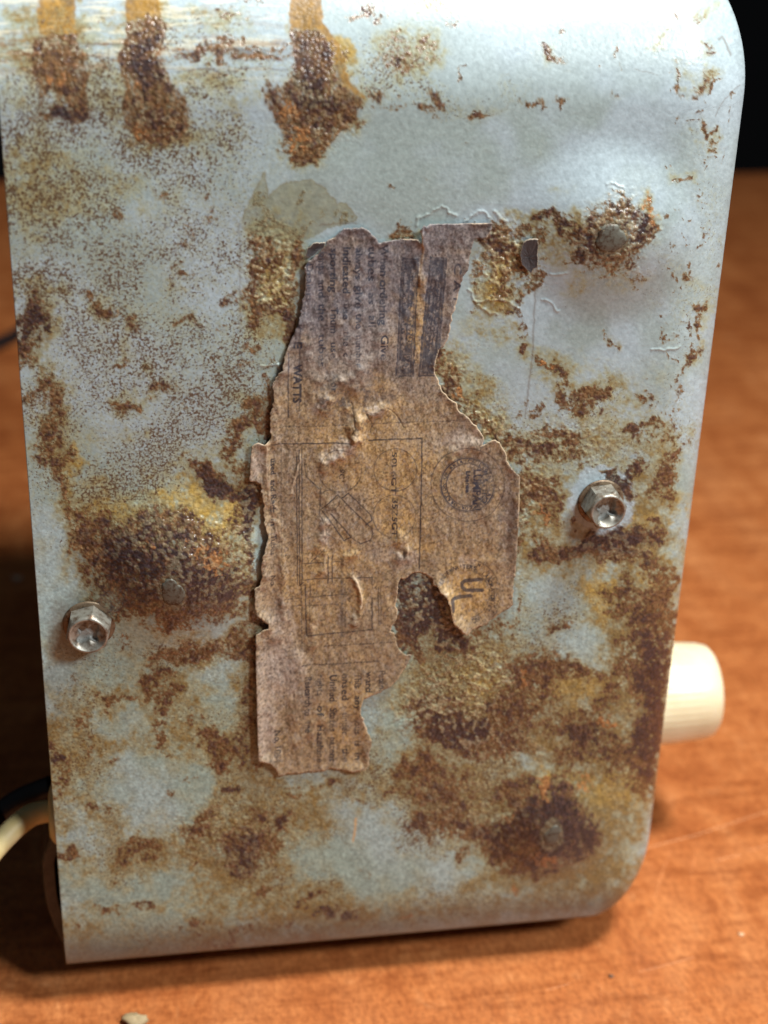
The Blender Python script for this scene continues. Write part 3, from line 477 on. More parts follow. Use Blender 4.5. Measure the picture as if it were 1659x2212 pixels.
    for (rx, ry, a, b, rot) in RIVETS:
        t_ = math.radians(rot); dx = X-rx+wx2*.6; dy = Y-ry+wy2*.6
        q = np.hypot((dx*math.cos(t_)+dy*math.sin(t_))/a, (-dx*math.sin(t_)+dy*math.cos(t_))/b)
        v = sst(1.35, 1.12, q)[..., None]*(.5+.5*sst(.35, .6, n_f))[..., None]; c = c*(1-v)+lin((108, 100, 80))*(0.6+.7*n_x[..., None])*v
    # purple-grey film along the lower and right edges
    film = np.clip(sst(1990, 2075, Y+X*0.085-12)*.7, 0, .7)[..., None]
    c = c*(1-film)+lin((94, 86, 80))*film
    # brown darkening around the left screw, shifted to its left
    for (sx, sy) in SCREWS[:1]:
        v = (sst(85, 45, np.hypot(X-sx+22, Y-sy-6)+wx2)*.55)[..., None]; c = c*(1-v)+lin((98, 82, 68))*v
    h = np.zeros(X.shape)
    h += 0.00005*sst(.3, .9, rv)*(0.4+n_f) + 0.00007*rm*(n_x-.5)
    h += 0.00016*beads+0.00002*k
    h += 0.00002*(n_f-.5)
    h += 0.00007*crust*(n_g-.5)
    for pts in RIDGES:
        xa, ya = min(p[0] for p in pts)-12, min(p[1] for p in pts)-12; xb, yb = max(p[0] for p in pts)+12, max(p[1] for p in pts)+12
        msk = (X > xa) & (X < xb) & (Y > ya) & (Y < yb)
        d = poly_dist(X[msk]+wx2[msk]*.6, Y[msk]+wy2[msk]*.6, pts)
        e = np.exp(-(d/2.0)**2); h[msk] += 0.00013*e
        c[msk] = c[msk]*(1-e[:, None]*.16)+lin((190, 192, 178))*e[:, None]*.16
    rough = 0.34-0.02*rm-0.06*beads-.03*np.clip(stain, 0, 1)
    glit = np.clip(.06+.14*lowr+rm*0.8+crust*.6+stain*.35, 0, 1)
    sp = sp*(1-rm)*(1-ring); return c, h, rough, glit, sp

# ------------------------------------------------------------------ the pressed steel case
S0 = at_y(1432, 1106)[0]-0.0052; RS = 0.0162            # start of the right-hand bend, its radius
ZTOP = at_y(1100, 236)[2]; RT = 0.0250           # start of the top bend, its radius
ZB = 0.0128; RB = 0.0150; RBD = 0.0034           # lower edge (shallow roll), in-plane corner radius
def surf(s, t):
    s = np.asarray(s, float); t = np.asarray(t, float)
    u = np.maximum(0, s-S0)/RS
    top = t > ZTOP
    v = np.where(top, (t-ZTOP)/RT, np.maximum(0, ZB-t)/RB)
    e = np.hypot(u, v)+1e-12
    a = e+0.10*sst(0, .10, e)*top
    a = np.minimum(a, math.pi/2); sa, ca = np.sin(a), np.cos(a)
    x = np.where(u > 0, S0+RS*u/e*sa, s)
    z = np.where(top, ZTOP+RT*v/e*sa, np.where(t < ZB, ZB-RB*v/e*sa, t))
    wr = (u/e)**2; rv_ = np.where(top, RT, RBD); ds = RS*wr+rv_*(1-wr)
    de = np.where(top, RT, RB)*(1-wr)+RS*wr
    y = ds*(1-ca)*(e > 1e-9)+np.maximum(0, e-math.pi/2)*de
    return np.stack([x, y, z], -1)
def make_case():
    st = 0.000178
    DEP = 0.10
    s = np.concatenate([np.arange(0, S0+RS*1.45, st), np.linspace(S0+RS*1.45+0.0004, S0+RS*math.pi/2, 6), S0+RS*math.pi/2+np.linspace(0.004, DEP, 14)])
    tt = np.concatenate([ZB-RB*math.pi/2-np.linspace(DEP, 0.004, 14), np.linspace(ZB-RB*math.pi/2, ZB-RB*1.5, 6), np.arange(ZB-RB*1.5+0.0004, ZTOP+RT*1.2, st),
                         ZTOP+RT*np.linspace(1.22, math.pi/2, 14), ZTOP+RT*math.pi/2+np.linspace(0.004, DEP, 14)])
    Sg, Tg = np.meshgrid(s, tt)
    P = surf(Sg, Tg)
    X, Y = project(P)
    # beyond the visible turn of the bends continue the paint coordinates along the arc
    e = np.hypot(np.maximum(0, Sg-S0)/RS, np.where(Tg > ZTOP, (Tg-ZTOP)/RT, np.maximum(0, ZB-Tg)/RB))
    lim = 1.3; over = e > lim
    f = np.where(over, lim/np.maximum(e, 1e-9), 1)
    S1 = np.where(Sg > S0, S0+(Sg-S0)*f, Sg)
    T1 = np.where(Tg > ZTOP, ZTOP+(Tg-ZTOP)*f, np.where(Tg < ZB, ZB-(ZB-Tg)*f, Tg))
    X1, Y1 = project(surf(S1, T1))
    X = np.where(over, X1+(Sg-S1)/0.000086, X); Y = np.where(over, Y1-(Tg-T1)/0.000086, Y)
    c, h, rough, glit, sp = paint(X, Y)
    du = np.gradient(P, axis=1); dv = np.gradient(P, axis=0)
    n = np.cross(du, dv); n /= np.linalg.norm(n, axis=-1, keepdims=True)+1e-15
    if n[n.shape[0]//2, n.shape[1]//2, 1] > 0: n = -n
    flat = np.clip(1-np.hypot(0, 0), 0, 1)
    P = P+n*(h+macro(X, Y)*np.clip(1-e*1.2, 0, 1))[..., None]
    nr, nc = Sg.shape
    F = grid_faces(nr, nc)
    V = P.reshape(-1, 3); C = np.clip(c, 0.01, 1).reshape(-1, 3); Rg = rough.ravel(); G = glit.ravel(); SP = sp.ravel()
    # sheet thickness on the left edge
    left = np.arange(nr)*nc
    inn = V[left]+np.array([0, 0, 0]); nn = n[:, 0]; inn = inn-nn*0.0009
    base = len(V)
    inn2 = inn+np.array([0.02, 0, 0])
    V = np.vstack([V, inn, inn2]); C = np.vstack([C, np.tile(lin((92, 78, 66)), (nr, 1)), np.tile(lin((60, 52, 48)), (nr, 1))])
    Rg = np.concatenate([Rg, np.full(2*nr, .6)]); G = np.concatenate([G, np.full(2*nr, .2)]); SP = np.concatenate([SP, np.full(2*nr, .5)])
    i = np.arange(nr-1)
    F = np.vstack([F, np.stack([left[:-1], left[1:], base+i+1, base+i], -1), np.stack([base+i, base+i+1, base+nr+i+1, base+nr+i], -1)])
    m = mat('rusty_enamelled_steel', 0.5, spec=0.5)
    b = m.node_tree.nodes['Principled BSDF']
    ac = N(m, 'ShaderNodeAttribute', attribute_name='col'); ar = N(m, 'ShaderNodeAttribute', attribute_name='rough'); ag = N(m, 'ShaderNodeAttribute', attribute_name='glit')
    tc = N(m, 'ShaderNodeTexCoord')
    n1 = N(m, 'ShaderNodeTexNoise'); n1.inputs['Scale'].default_value = 2600; n1.inputs['Detail'].default_value = 3
    n2 = N(m, 'ShaderNodeTexNoise'); n2.inputs['Scale'].default_value = 1500; n2.inputs['Detail'].default_value = 4; n2.inputs['Roughness'].default_value = 0.7
    for q in (n1, n2): L(m, tc.outputs['Object'], q.inputs['Vector'])
    mr = N(m, 'ShaderNodeMapRange'); mr.inputs['From Min'].default_value = .3; mr.inputs['From Max'].default_value = .7; mr.inputs['To Min'].default_value = .50; mr.inputs['To Max'].default_value = 1.5
    L(m, n2.outputs[0], mr.inputs['Value'])
    mu = N(m, 'ShaderNodeMixRGB', blend_type='MULTIPLY'); L(m, ag.outputs['Fac'], mu.inputs[0]); L(m, ac.outputs['Color'], mu.inputs[1]); L(m, mr.outputs[0], mu.inputs[2])
    # pinhead rust specks, their number set by the speck attribute
    asn = N(m, 'ShaderNodeAttribute', attribute_name='speck')
    n4 = N(m, 'ShaderNodeTexNoise'); n4.inputs['Scale'].default_value = 2100; n4.inputs['Detail'].default_value = 4; n4.inputs['Roughness'].default_value = 0.65; n4.inputs['Distortion'].default_value = 0.0
    L(m, tc.outputs['Object'], n4.inputs['Vector'])
    def mth(op, a, b_=None, clamp=False):
        q = N(m, 'ShaderNodeMath', operation=op); q.use_clamp = clamp
        for i_, v_ in enumerate((a, b_)):
            if v_ is None: continue
            if isinstance(v_, (int, float)): q.inputs[i_].default_value = v_
            else: L(m, v_, q.inputs[i_])
        return q.outputs[0]
    n5 = N(m, 'ShaderNodeTexNoise'); n5.inputs['Scale'].default_value = 520; n5.inputs['Detail'].default_value = 3; L(m, tc.outputs['Object'], n5.inputs['Vector'])
    t_ = mth('ADD', mth('ADD', n4.outputs[0], mth('MULTIPLY', mth('SUBTRACT', n5.outputs[0], 0.5), 0.16)), mth('MULTIPLY', asn.outputs['Fac'], 0.24))
    k_ = mth('MULTIPLY', mth('MULTIPLY', mth('SUBTRACT', t_, 0.685), 8.0, True), 0.92)
    k_ = mth('MULTIPLY', k_, mth('MULTIPLY', asn.outputs['Fac'], 12.0, True))
    sm_ = N(m, 'ShaderNodeMixRGB'); L(m, k_, sm_.inputs[0]); L(m, mu.outputs[0], sm_.inputs[1]); sm_.inputs[2].default_value = (*lin((82, 60, 42)), 1)
    L(m, sm_.outputs[0], b.inputs['Base Color'])
    # fine grit: bump scaled by how rusty the spot is
    vo = N(m, 'ShaderNodeTexVoronoi'); vo.inputs['Scale'].default_value = 1500; L(m, tc.outputs['Object'], vo.inputs['Vector'])
    inv = N(m, 'ShaderNodeMath', operation='SUBTRACT'); inv.inputs[0].default_value = 1; L(m, vo.outputs['Distance'], inv.inputs[1])
    g1 = N(m, 'ShaderNodeMath', operation='MULTIPLY'); L(m, inv.outputs[0], g1.inputs[0]); L(m, ag.outputs['Fac'], g1.inputs[1])
    g2 = N(m, 'ShaderNodeMath', operation='MULTIPLY'); L(m, n1.outputs[0], g2.inputs[0]); g2.inputs[1].default_value = 0.11
    g3 = N(m, 'ShaderNodeMath', operation='ADD'); L(m, g1.outputs[0], g3.inputs[0]); L(m, g2.outputs[0], g3.inputs[1])
    bp = N(m, 'ShaderNodeBump'); bp.inputs['Strength'].default_value = 0.9; bp.inputs['Distance'].default_value = 0.00015
    L(m, g3.outputs[0], bp.inputs['Height']); L(m, bp.outputs[0], b.inputs['Normal'])
    L(m, ar.outputs['Fac'], b.inputs['Roughness'])
    o = mesh_obj('case', V, F[:, ::-1].copy(), m, radio)
    set_col(o, 'col', C); set_f(o, 'rough', Rg); set_f(o, 'glit', G); set_f(o, 'speck', SP)
    return o
case = make_case()

# ------------------------------------------------------------------ rivets, screws
def xf(V, origin, ax, ay, az):
    V = np.asarray(V, float); return origin+V[:, :1]*ax+V[:, 1:2]*ay+V[:, 2:3]*az
EX, EY, EZ = np.eye(3)
def frame_at(px, py):
    """point and outward normal on the (bulged) front of the case"""
    def pt(a, b):
        p = at_y(a, b); p[1] = -float(macro(np.array([a], float), np.array([b], float))[0]); return p
    p = pt(px, py); u = pt(px+12, py)-pt(px-12, py); v = pt(px, py-12)-pt(px, py+12)
    u = _n(u); v = _n(v-u*np.dot(u, v)); n = np.cross(u, v); n = n if n[1] < 0 else -n
    return p, u, v, n
def metal_mat(name, base, rust, rough, metal, sc=900, lo=.5, hi=.62):
    m = mat(name, rough, metal)
    b = m.node_tree.nodes['Principled BSDF']; tc = N(m, 'ShaderNodeTexCoord')
    n = N(m, 'ShaderNodeTexNoise'); n.inputs['Scale'].default_value = sc; n.inputs['Detail'].default_value = 5; n.inputs['Roughness'].default_value = .65
    L(m, tc.outputs['Object'], n.inputs['Vector'])
    r = N(m, 'ShaderNodeValToRGB'); e = r.color_ramp.elements
    e[0].position = lo; e[0].color = (*lin(base), 1); e[1].position = hi; e[1].color = (*lin(rust), 1)
    L(m, n.outputs[0], r.inputs[0]); L(m, r.outputs[0], b.inputs['Base Color'])
    bp = N(m, 'ShaderNodeBump'); bp.inputs['Strength'].default_value = .4; bp.inputs['Distance'].default_value = 0.0002
    L(m, n.outputs[0], bp.inputs['Height']); L(m, bp.outputs[0], b.inputs['Normal'])
    return m
riv_m = metal_mat('dull_rivet_steel', (98, 99, 90), (70, 58, 46), .5, .3, 1100, .48, .62)
rng = np.random.RandomState(4)
for (rx, ry, a, b_, rot) in RIVETS:
    p, u, v, n = frame_at(rx, ry)
    seg = 40; V = [(0, 0, 0.00024)]; F = []
    ang = np.linspace(0, 2*math.pi, seg, endpoint=False); jit = 1+0.06*np.sin(ang*3+rx)+0.04*np.sin(ang*5+ry)+0.03*rng.randn(seg)
    t_ = math.radians(rot); ca, sa = math.cos(t_), math.sin(t_)
    for q, hh in ((.5, .00022), (.85, .00012), (1.0, -.00002), (1.03, -.0004)):
        for k in range(seg):
            X_ = a*q*jit[k]*math.cos(ang[k])*0.000086; Y_ = b_*q*jit[k]*math.sin(ang[k])*0.000086
            V.append((X_*ca-Y_*sa, -(X_*sa+Y_*ca), hh))
    for k in range(seg):
        k2 = (k+1) % seg; F.append((0, 1+k, 1+k2))
        for r_ in range(3): F.append((1+r_*seg+k, 1+(r_+1)*seg+k, 1+(r_+1)*seg+k2, 1+r_*seg+k2))
    mesh_obj('rivet', xf(V, p, u, v, n), F, riv_m, radio)

scr_m = metal_mat('tarnished_screw_steel', (154, 153, 143), (92, 74, 58), .42, .55, 700, .45, .68)
sock_m = metal_mat('plated_socket_steel', (150, 152, 146), (84, 70, 54), .62, .15, 1200, .55, .7)
def screw(px, py, rad_px, rot, tall, recess_rot):
    p, u, v, n = frame_at(px, py)
    r = rad_px*0.000086; hr = r; seg = 72
    cr, sr = math.cos(rot), math.sin(rot)
    def hexr(a):      # distance to the hexagon side in direction a
        a = (a % (math.pi/3))-math.pi/6; return hr*0.868/math.cos(a)
    def socket(a):    # four-lobed driver recess, worn
        q = (a-recess_rot)
        return r*(0.44+0.12*math.cos(4*q)+0.06*math.cos(2*q+.6)+0.025*math.sin(7*q))
    rings = []
    H = tall
    A = [2*math.pi*k/seg for k in range(seg)]
    rings.append([(hexr(a)*1.02, 0.0) for a in A])
    rings.append([(hexr(a), 0.0002) for a in A])
    rings.append([(hexr(a), H*0.72+0.16*H*(1-(hexr(a)/hr-.868)/.132)) for a in A])
    rings.append([(min(hexr(a), r*.86), H*0.95) for a in A])
    rings.append([(r*.80, H) for a in A])
    rings.append([(r*.74, H*.985) for a in A])
    rings.append([(r*.70, H*.90) for a in A])
    rings.append([(socket(a)*1.12, H*.86) for a in A])
    rings.append([(socket(a), H*.78) for a in A])
    V = []; F = []
    for R_ in rings:
        for a, (q, hh) in zip(A, R_): V.append((q*math.cos(a+rot), q*math.sin(a+rot), hh))
    for i in range(len(rings)-1):
        for k in range(seg):
            k2 = (k+1) % seg; F.append((i*seg+k, i*seg+k2, (i+1)*seg+k2, (i+1)*seg+k))
    o = mesh_obj('screw', xf(V, p, u, v, n), F, scr_m, radio)
    me = o.data; 
    sharp = [poly.index for poly in me.polygons if poly.index < 3*seg]
    fl = np.ones(len(me.polygons), bool); fl[seg:2*seg] = False; me.polygons.foreach_set('use_smooth', fl)
    V = []; F = []
    for q, hh in ((1.0, .78), (.93, .64), (.55, .60), (0.0, .66)):
        for a in A: V.append((socket(a)*q*math.cos(a+rot), socket(a)*q*math.sin(a+rot), H*hh))
    for i in range(3):
        for k in range(seg):
            k2 = (k+1) % seg; F.append((i*seg+k, i*seg+k2, (i+1)*seg+k2, (i+1)*seg+k))
    mesh_obj('socket', xf(V, p, u, v, n), F, sock_m, o)
    Vw, Fw = lathe([(r*1.12, 0.0001), (r*1.12, 0.00035), (r*1.04, 0.00048), (r*.9, 0.0005)], 48)
    mesh_obj('washer_flange', xf(Vw, p, u, v, n), Fw, metal_mat('dirty_flange_steel', (120, 104, 84), (80, 60, 44), .5, .5, 900), o)
screw(SCREWS[0][0], SCREWS[0][1], 50, 0.35, 0.0046, 0.5)
screw(SCREWS[1][0], SCREWS[1][1], 47, 0.15, 0.0050, 1.0)

# ------------------------------------------------------------------ paper label
OUT = [(658, 600), (660, 570), (665, 562), (680, 550), (700, 533), (704, 520), (722, 512), (742, 492), (785, 491), (797, 498), (812, 513), (816, 523), (850, 518), (880, 515), (900, 514), (909, 523), (907, 505), (903, 495), (908, 486), (935, 482), (1062, 479), (1061, 490), (1050, 512), (1024, 514), (1018, 532), (1012, 555), (1010, 575), (1002, 590), (992, 625), (985, 655), (975, 685), (972, 705), (967, 730), (946, 760), (936, 790), (940, 808), (952, 838), (968, 858), (985, 868), (990, 885), (1008, 898), (1018, 910), (1035, 928), (1044, 943), (1040, 958),
       (1048, 956), (1062, 948), (1078, 953), (1085, 966), (1092, 980), (1098, 1000), (1110, 1015), (1121, 1024), (1119, 1080), (1116, 1150), (1112, 1220), (1108, 1262), (1105, 1290), (1107, 1303), (1098, 1312), (1080, 1320), (1060, 1335), (1045, 1346), (1020, 1353), (1010, 1362), (1002, 1366), (992, 1352), (976, 1338), (972, 1322), (968, 1300), (960, 1282), (948, 1274), (944, 1262), (935, 1262), (932, 1246), (918, 1238), (902, 1234), (888, 1238), (878, 1246), (864, 1247), (858, 1262), (857, 1285), (854, 1302), (858, 1320), (856, 1335), (846, 1348), (843, 1362), (852, 1366), (856, 1388), (861, 1400), (872, 1410), (888, 1412), (880, 1430), (868, 1448), (852, 1470), (835, 1484), (815, 1493), (796, 1502), (783, 1510), (778, 1524), (779, 1540), (787, 1560), (799, 1590), (801, 1600), (795, 1622), (794, 1648), (786, 1658), (760, 1663), (745, 1659), (712, 1657), (700, 1663), (650, 1667), (600, 1672), (594, 1655), (584, 1644), (570, 1639), (557, 1637), (554, 1560), (552, 1460), (551, 1400), (551, 1364), (565, 1356), (578, 1353), (579, 1343), (568, 1335), (553, 1322), (549, 1300), (547, 1264), (560, 1256), (563, 1242), (562, 1215), (566, 1190), (571, 1175), (578, 1155), (573, 1140), (570, 1115), (567, 1080), (562, 1042), (552, 1036), (538, 1036), (539, 1000), (542, 960), (556, 951), (570, 955), (583, 945), (581, 900), (590, 860), (588, 822), (600, 802), (610, 795), (612, 770), (625, 738), (636, 715), (645, 690), (650, 660), (656, 630)]
TEXTS = [  # text, x of baseline side (left), letter height, y start, y end, weight
 ('When ordering', 822, 17, 527, 700, .9, 0), ('Give', 822, 17, 722, 775, .8, 0), ('tubes', 796, 17, 530, 606, .85, 0), ('as', 796, 15, 632, 656, .85, 0), ('all', 796, 17, 680, 704, .85, 0),
 ('always', 768, 15, 535, 602, .85, 0), ('give', 768, 16, 615, 665, .85, 0), ('the', 768, 16, 675, 708, .8, 0), ('number', 768, 15, 722, 790, .6, 0),
 ('indicated', 741, 17, 533, 632, .85, 0), ('use', 741, 14, 655, 688, .85, 0), ('the', 741, 15, 712, 745, .6, 0), ('c', 741, 14, 760, 768, .6, 0),
 ('sporting', 714, 16, 535, 630, .85, 0), ('Tnum', 714, 16, 662, 718, .75, 0), ('use', 714, 15, 738, 772, .5, 0), ('or', 714, 15, 822, 842, .6, 0),
 ('lamps', 688, 17, 543, 592, .9, 0), ('and', 688, 16, 604, 642, .85, 0), ('the', 688, 16, 655, 692, .8, 0), ('tubes', 688, 16, 720, 790, .5, 0),
 ('Dealers', 661, 16, 568, 650, .85, 0),
 ('K', 634, 18, 698, 712, .95, 1), ('E', 634, 18, 736, 750, 1, 1), ('WATTS', 634, 18, 784, 868, .95, 1), ('C A P', 980, 16, 566, 660, .6, 0),
 ('used', 584, 12, 988, 1022, .75, 0), ('and', 584, 12, 1034, 1058, .7, 0), ('Rads', 584, 13, 1066, 1104, .75, 0), ('in', 584, 12, 1118, 1132, .7, 0), ('Tubes', 584, 13, 1150, 1195, .7, 0), ('No', 584, 12, 1240, 1262, .5, 0),
 ('50L6GT', 846, 11, 974, 1066, .65, 0), ('35Z5GT', 847, 12, 1076, 1158, .75, 0), ('9C', 733, 11, 1012, 1034, .5, 0), ('TL', 905+6, 9, 1000, 1030, .35, 0),
 ('Patent', 818, 15, 1447, 1492, .9, 0), ('ward', 790, 15, 1449, 1492, .9, 0), ('This', 766, 15, 1452, 1484, .85, 0), ('any', 766, 14, 1500, 1530, .8, 0), ('ous', 766, 14, 1556, 1584, .85, 0), ('is', 766, 15, 1598, 1610, .85, 0), ('In', 766, 15, 1624, 1638, .85, 0),
 ('ensed', 739, 15, 1452, 1510, .95, 0), ('under', 739, 15, 1538, 1586, .9, 0), ('the', 739, 16, 1614, 1643, .9, 0),
 ('United', 712, 16, 1456, 1512, .95, 0), ('States', 712, 16, 1526, 1578, .95, 0), ('patent', 712, 15, 1590, 1643, .95, 0),
 ('rights', 685, 15, 1456, 1500, .7, 0), ('of', 685, 15, 1522, 1544, .8, 0), ('Hazeltine', 685, 15, 1564, 1644, .9, 0),
 ('Research to', 659, 15, 1460, 1544, .95, 0), ('me', 659, 14, 1558, 1580, .8, 0), ('No. 1054', 593, 15, 1576, 1642, .85, 0),
 ('LUMPAN', 1022, 17, 1012, 1100, .9, 1), ('RADIO', 1040, 12, 1015, 1085, .55, 1), ('License', 1006, 9, 1016, 1062, .75, 1), ('Agree', 1051, 8, 1020, 1070, .35, 0)]
FINE = 0.75
def raster_texts(x0, y0, nx, ny):
    """coverage of the printed text on a grid of FINE units"""
    ink = np.zeros((ny, nx), np.float32)
    def put(tris, wgt):
        for T in tris:
            gx = (T[:, 0]-x0)/FINE; gy = (T[:, 1]-y0)/FINE
            a0, a1 = int(max(0, math.floor(gx.min()-.5))), int(min(nx-1, math.ceil(gx.max()+.5)))
            b0, b1 = int(max(0, math.floor(gy.min()-.5))), int(min(ny-1, math.ceil(gy.max()+.5)))
            if a1 < a0 or b1 < b0: continue
            xx, yy = np.meshgrid(np.arange(a0, a1+1), np.arange(b0, b1+1))
            s1 = (gx[1]-gx[0])*(yy-gy[0])-(gy[1]-gy[0])*(xx-gx[0])
            s2 = (gx[2]-gx[1])*(yy-gy[1])-(gy[2]-gy[1])*(xx-gx[1])
            s3 = (gx[0]-gx[2])*(yy-gy[2])-(gy[0]-gy[2])*(xx-gx[2])
            e = 0.3
            ins = ((s1 >= -e) & (s2 >= -e) & (s3 >= -e)) | ((s1 <= e) & (s2 <= e) & (s3 <= e))
            sub = ink[b0:b1+1, a0:a1+1]; sub[ins] = np.maximum(sub[ins], wgt)
    cache = {}
    def glyphs(txt, bold):
        key = (txt, bold)
        if key in cache: return cache[key]
        cu = bpy.data.curves.new('t', 'FONT'); cu.body = txt; cu.size = 1; cu.resolution_u = 3; cu.offset = 0.03 if bold else 0.014
        ob = bpy.data.objects.new('t', cu); col.objects.link(ob)
        dg = bpy.context.evaluated_depsgraph_get(); me = ob.evaluated_get(dg).to_mesh()
        me.calc_loop_triangles()
        V = np.array([v.co[:2] for v in me.vertices]); T = np.array([t.vertices[:] for t in me.loop_triangles])
        V = V-[V[:, 0].min(), 0]
        cache[key] = (V, T, V[:, 0].max()); ob.evaluated_get(dg).to_mesh_clear()
        bpy.data.objects.remove(ob); bpy.data.curves.remove(cu)
        return cache[key]
    for (txt, x, hgt, ya, yb, wt, bold) in TEXTS:
        V, T, wd = glyphs(txt, bold)
        if len(T) == 0: continue
        tiltx = -0.022          # columns lean a little, as the label does
        px = x+V[:, 1]/0.72*hgt; py = ya+V[:, 0]/wd*(yb-ya)
        px = px+(py-ya)*tiltx*0.8
        P = np.stack([px, py], 1); put(P[T], wt)
    def ring_text(txt, cx, cy, r, a0, a1, hgt, wt):
        n = len(txt)
        for i, ch in enumerate(txt):
            if ch == ' ': continue
            V, T, wd = glyphs(ch, 0); a = math.radians(a0+(a1-a0)*(i+.5)/n)
            # letters stand outwards, read clockwise
            ox, oy = math.cos(a), math.sin(a); tx, ty = -oy, ox
            sc = hgt/.72; lx = (V[:, 0]-wd/2)*sc; ly = V[:, 1]*sc
            put(np.stack([cx+ox*(r+ly)+tx*lx, cy+oy*(r+ly)+ty*lx], 1)[T], wt)
    ring_text('RADIO CORPORATION OF AMERICA LICENSED', 1009, 1045, 47.5, 20, 375, 7, .7)
    ring_text('UNDERWRITERS  LABORATORIES  INC', 1004, 1281, 55, -155, 75, 9, .75)
    ring_text('MANUFACTURED', 1004, 1281, 66, -70, 60, 7, .5)
    return ink

def make_label():
    st = 1.5; x0, y0, x1, y1 = 530, 472, 1128, 1680
    xs = np.arange(x0, x1, st); ys = np.arange(y0, y1, st); X, Y = np.meshgrid(xs, ys)
    # roughen the torn outline
    rg = np.random.RandomState(8); pts = []
    for i in range(len(OUT)):
        a = np.array(OUT[i], float); b = np.array(OUT[(i+1) % len(OUT)], float); d = b-a; Ln = np.hypot(*d)
        straight = (Ln > 55); k = max(1, int(Ln/5)); nn = np.array([-d[1], d[0]])/(Ln+1e-9)
        for j in range(k):
            p = a+d*j/k
            if j: p = p+nn*rg.randn()*(0.25 if straight else 1.1)
            pts.append((p[0], p[1]))
    ins = in_poly(X, Y, pts)
    D = poly_dist(X, Y, pts+[pts[0]])
    wx2 = (fbm(X, Y, 12, 3, 31)-0.5)*12; wy2 = (fbm(X, Y, 12, 3, 41)-0.5)*12
    # ---- relief
    h = 0.00026+0.00030*(fbm(X*1.5, Y*.6, 46, 4, 201)-.5)+0.00016*(fbm(X*1.6, Y*.7, 16, 3, 211)-.5)
    def ridge(pts_, wd, am):
        nonlocal h
        d = poly_dist(X+wx2*.45, Y+wy2*.45, pts_); h = h+am*.8*np.exp(-(d/wd/1.35)**2)*(.6+.8*(fbm(X, Y, 22, 2, 205)-.1))
    for p_, wd, am in [([(650, 700), (690, 810), (700, 860)], 16, .0005), ([(700, 880), (715, 840), (730, 820)], 10, .0007), ([(740, 700), (770, 760), (760, 830)], 20, .0005), ([(760, 820), (810, 770), (830, 720)], 14, .0006),
                       ([(705, 1000), (740, 975), (765, 950), (775, 900)], 12, .0011), ([(750, 880), (755, 920), (765, 945)], 8, .0006), ([(795, 900), (812, 888), (825, 880)], 8, .0009), ([(610, 780), (605, 850), (595, 950)], 8, .0004),
                       ([(575, 955), (578, 1050), (600, 1130), (610, 1250), (612, 1330)], 6, .0006), ([(690, 1180), (698, 1150), (700, 1125)], 7, .0007), ([(690, 1235), (702, 1220), (700, 1195)], 6, .0006), ([(760, 1245), (775, 1270), (780, 1300), (765, 1345)], 5, .0009), ([(740, 1210), (745, 1200), (765, 1195)], 6, .0005),
                       ([(863, 1160), (880, 1180), (878, 1200), (868, 1205)], 12, .0008), ([(670, 1320), (675, 1390)], 8, .0004), ([(560, 1380), (600, 1372), (615, 1340)], 10, .0005), ([(575, 1520), (590, 1600), (600, 1640)], 10, .0004), ([(690, 1545), (670, 1580), (640, 1600)], 8, .0004), ([(1060, 1060), (1075, 1200)], 30, .0003),
                       ([(648, 985), (628, 1062)], 3, .0003), ([(960, 1000), (1000, 960), (1035, 965)], 12, .0006), ([(715, 1090), (690, 1060)], 8, .0003), ([(560, 1120), (575, 1240)], 6, .0004), ([(640, 1420), (650, 1480), (640, 1560)], 14, .0004), ([(900, 560), (912, 620), (905, 700)], 5, .0003), ([(790, 560), (760, 620), (780, 690)], 24, .0004)]:
        ridge(p_, wd, am)
    h = h+0.0003*np.exp(-(D/10)**2)*sst(.35, .65, fbm(X, Y, 60, 2, 221))     # lifted, curling edges
    for (cx, cy, r, am) in [(553, 1480, 60, .0012), (985, 1335, 34, .0018), (960, 1290, 24, .0012), (1113, 1100, 70, .0006), (553, 1600, 50, .0010), (575, 1180, 30, .0009), (556, 1330, 40, .0010), (908, 500, 20, .0012), (780, 1645, 40, .0006), (660, 600, 40, .0005), (595, 850, 50, .0006), (550, 990, 40, .0008)]:
        h = h+am*np.exp(-((np.hypot(X-cx, (Y-cy)*.5))/r)**2)*np.exp(-(D/16)**2)
    cracks = [[(865, 880), (880, 868), (870, 885)], [(790, 888), (798, 905), (806, 920), (800, 940)], [(834, 875), (860, 902), (875, 930), (880, 945)], [(905, 520), (912, 545), (909, 575), (903, 590)], [(764, 1243), (775, 1265), (780, 1290)], [(873, 1188), (874, 1200)], [(700, 1200), (702, 1230)], [(758, 868), (765, 920), (757, 935)]]
    crk = np.zeros(X.shape)
    for p_ in [[(792, 892), (798, 905), (805, 918), (801, 930)], [(838, 882), (860, 902), (872, 922)]]+cracks[7:]:
        crk = np.maximum(crk, np.exp(-(poly_dist(X+wx2*.4, Y+wy2*.4, p_)/1.25)**2)*.8)
    hole = np.exp(-((np.hypot((X-873+wx2*.3)/4.5, (Y-1195)/11))**4)); crk = np.maximum(crk, hole)
    h = 0.00018+(h-0.00018)*0.80-0.00012*crk
    # upper right piece overlaps the left piece
    tear = [(905, 480), (910, 524), (913, 545), (909, 572), (906, 590)]
    tx = np.interp(Y, [480, 524, 545, 572, 600], [905, 910, 913, 909, 904]); step = sst(-2, 2, X+wx2*.3-tx)*sst(640, 590, Y)
    h = h+0.00025*step
    lay = in_poly(X+wx2*.5, Y+wy2*.5, [(530, 950), (583, 950), (580, 1000), (590, 1100), (606, 1160), (600, 1200), (610, 1260), (612, 1330), (600, 1365), (530, 1365)])
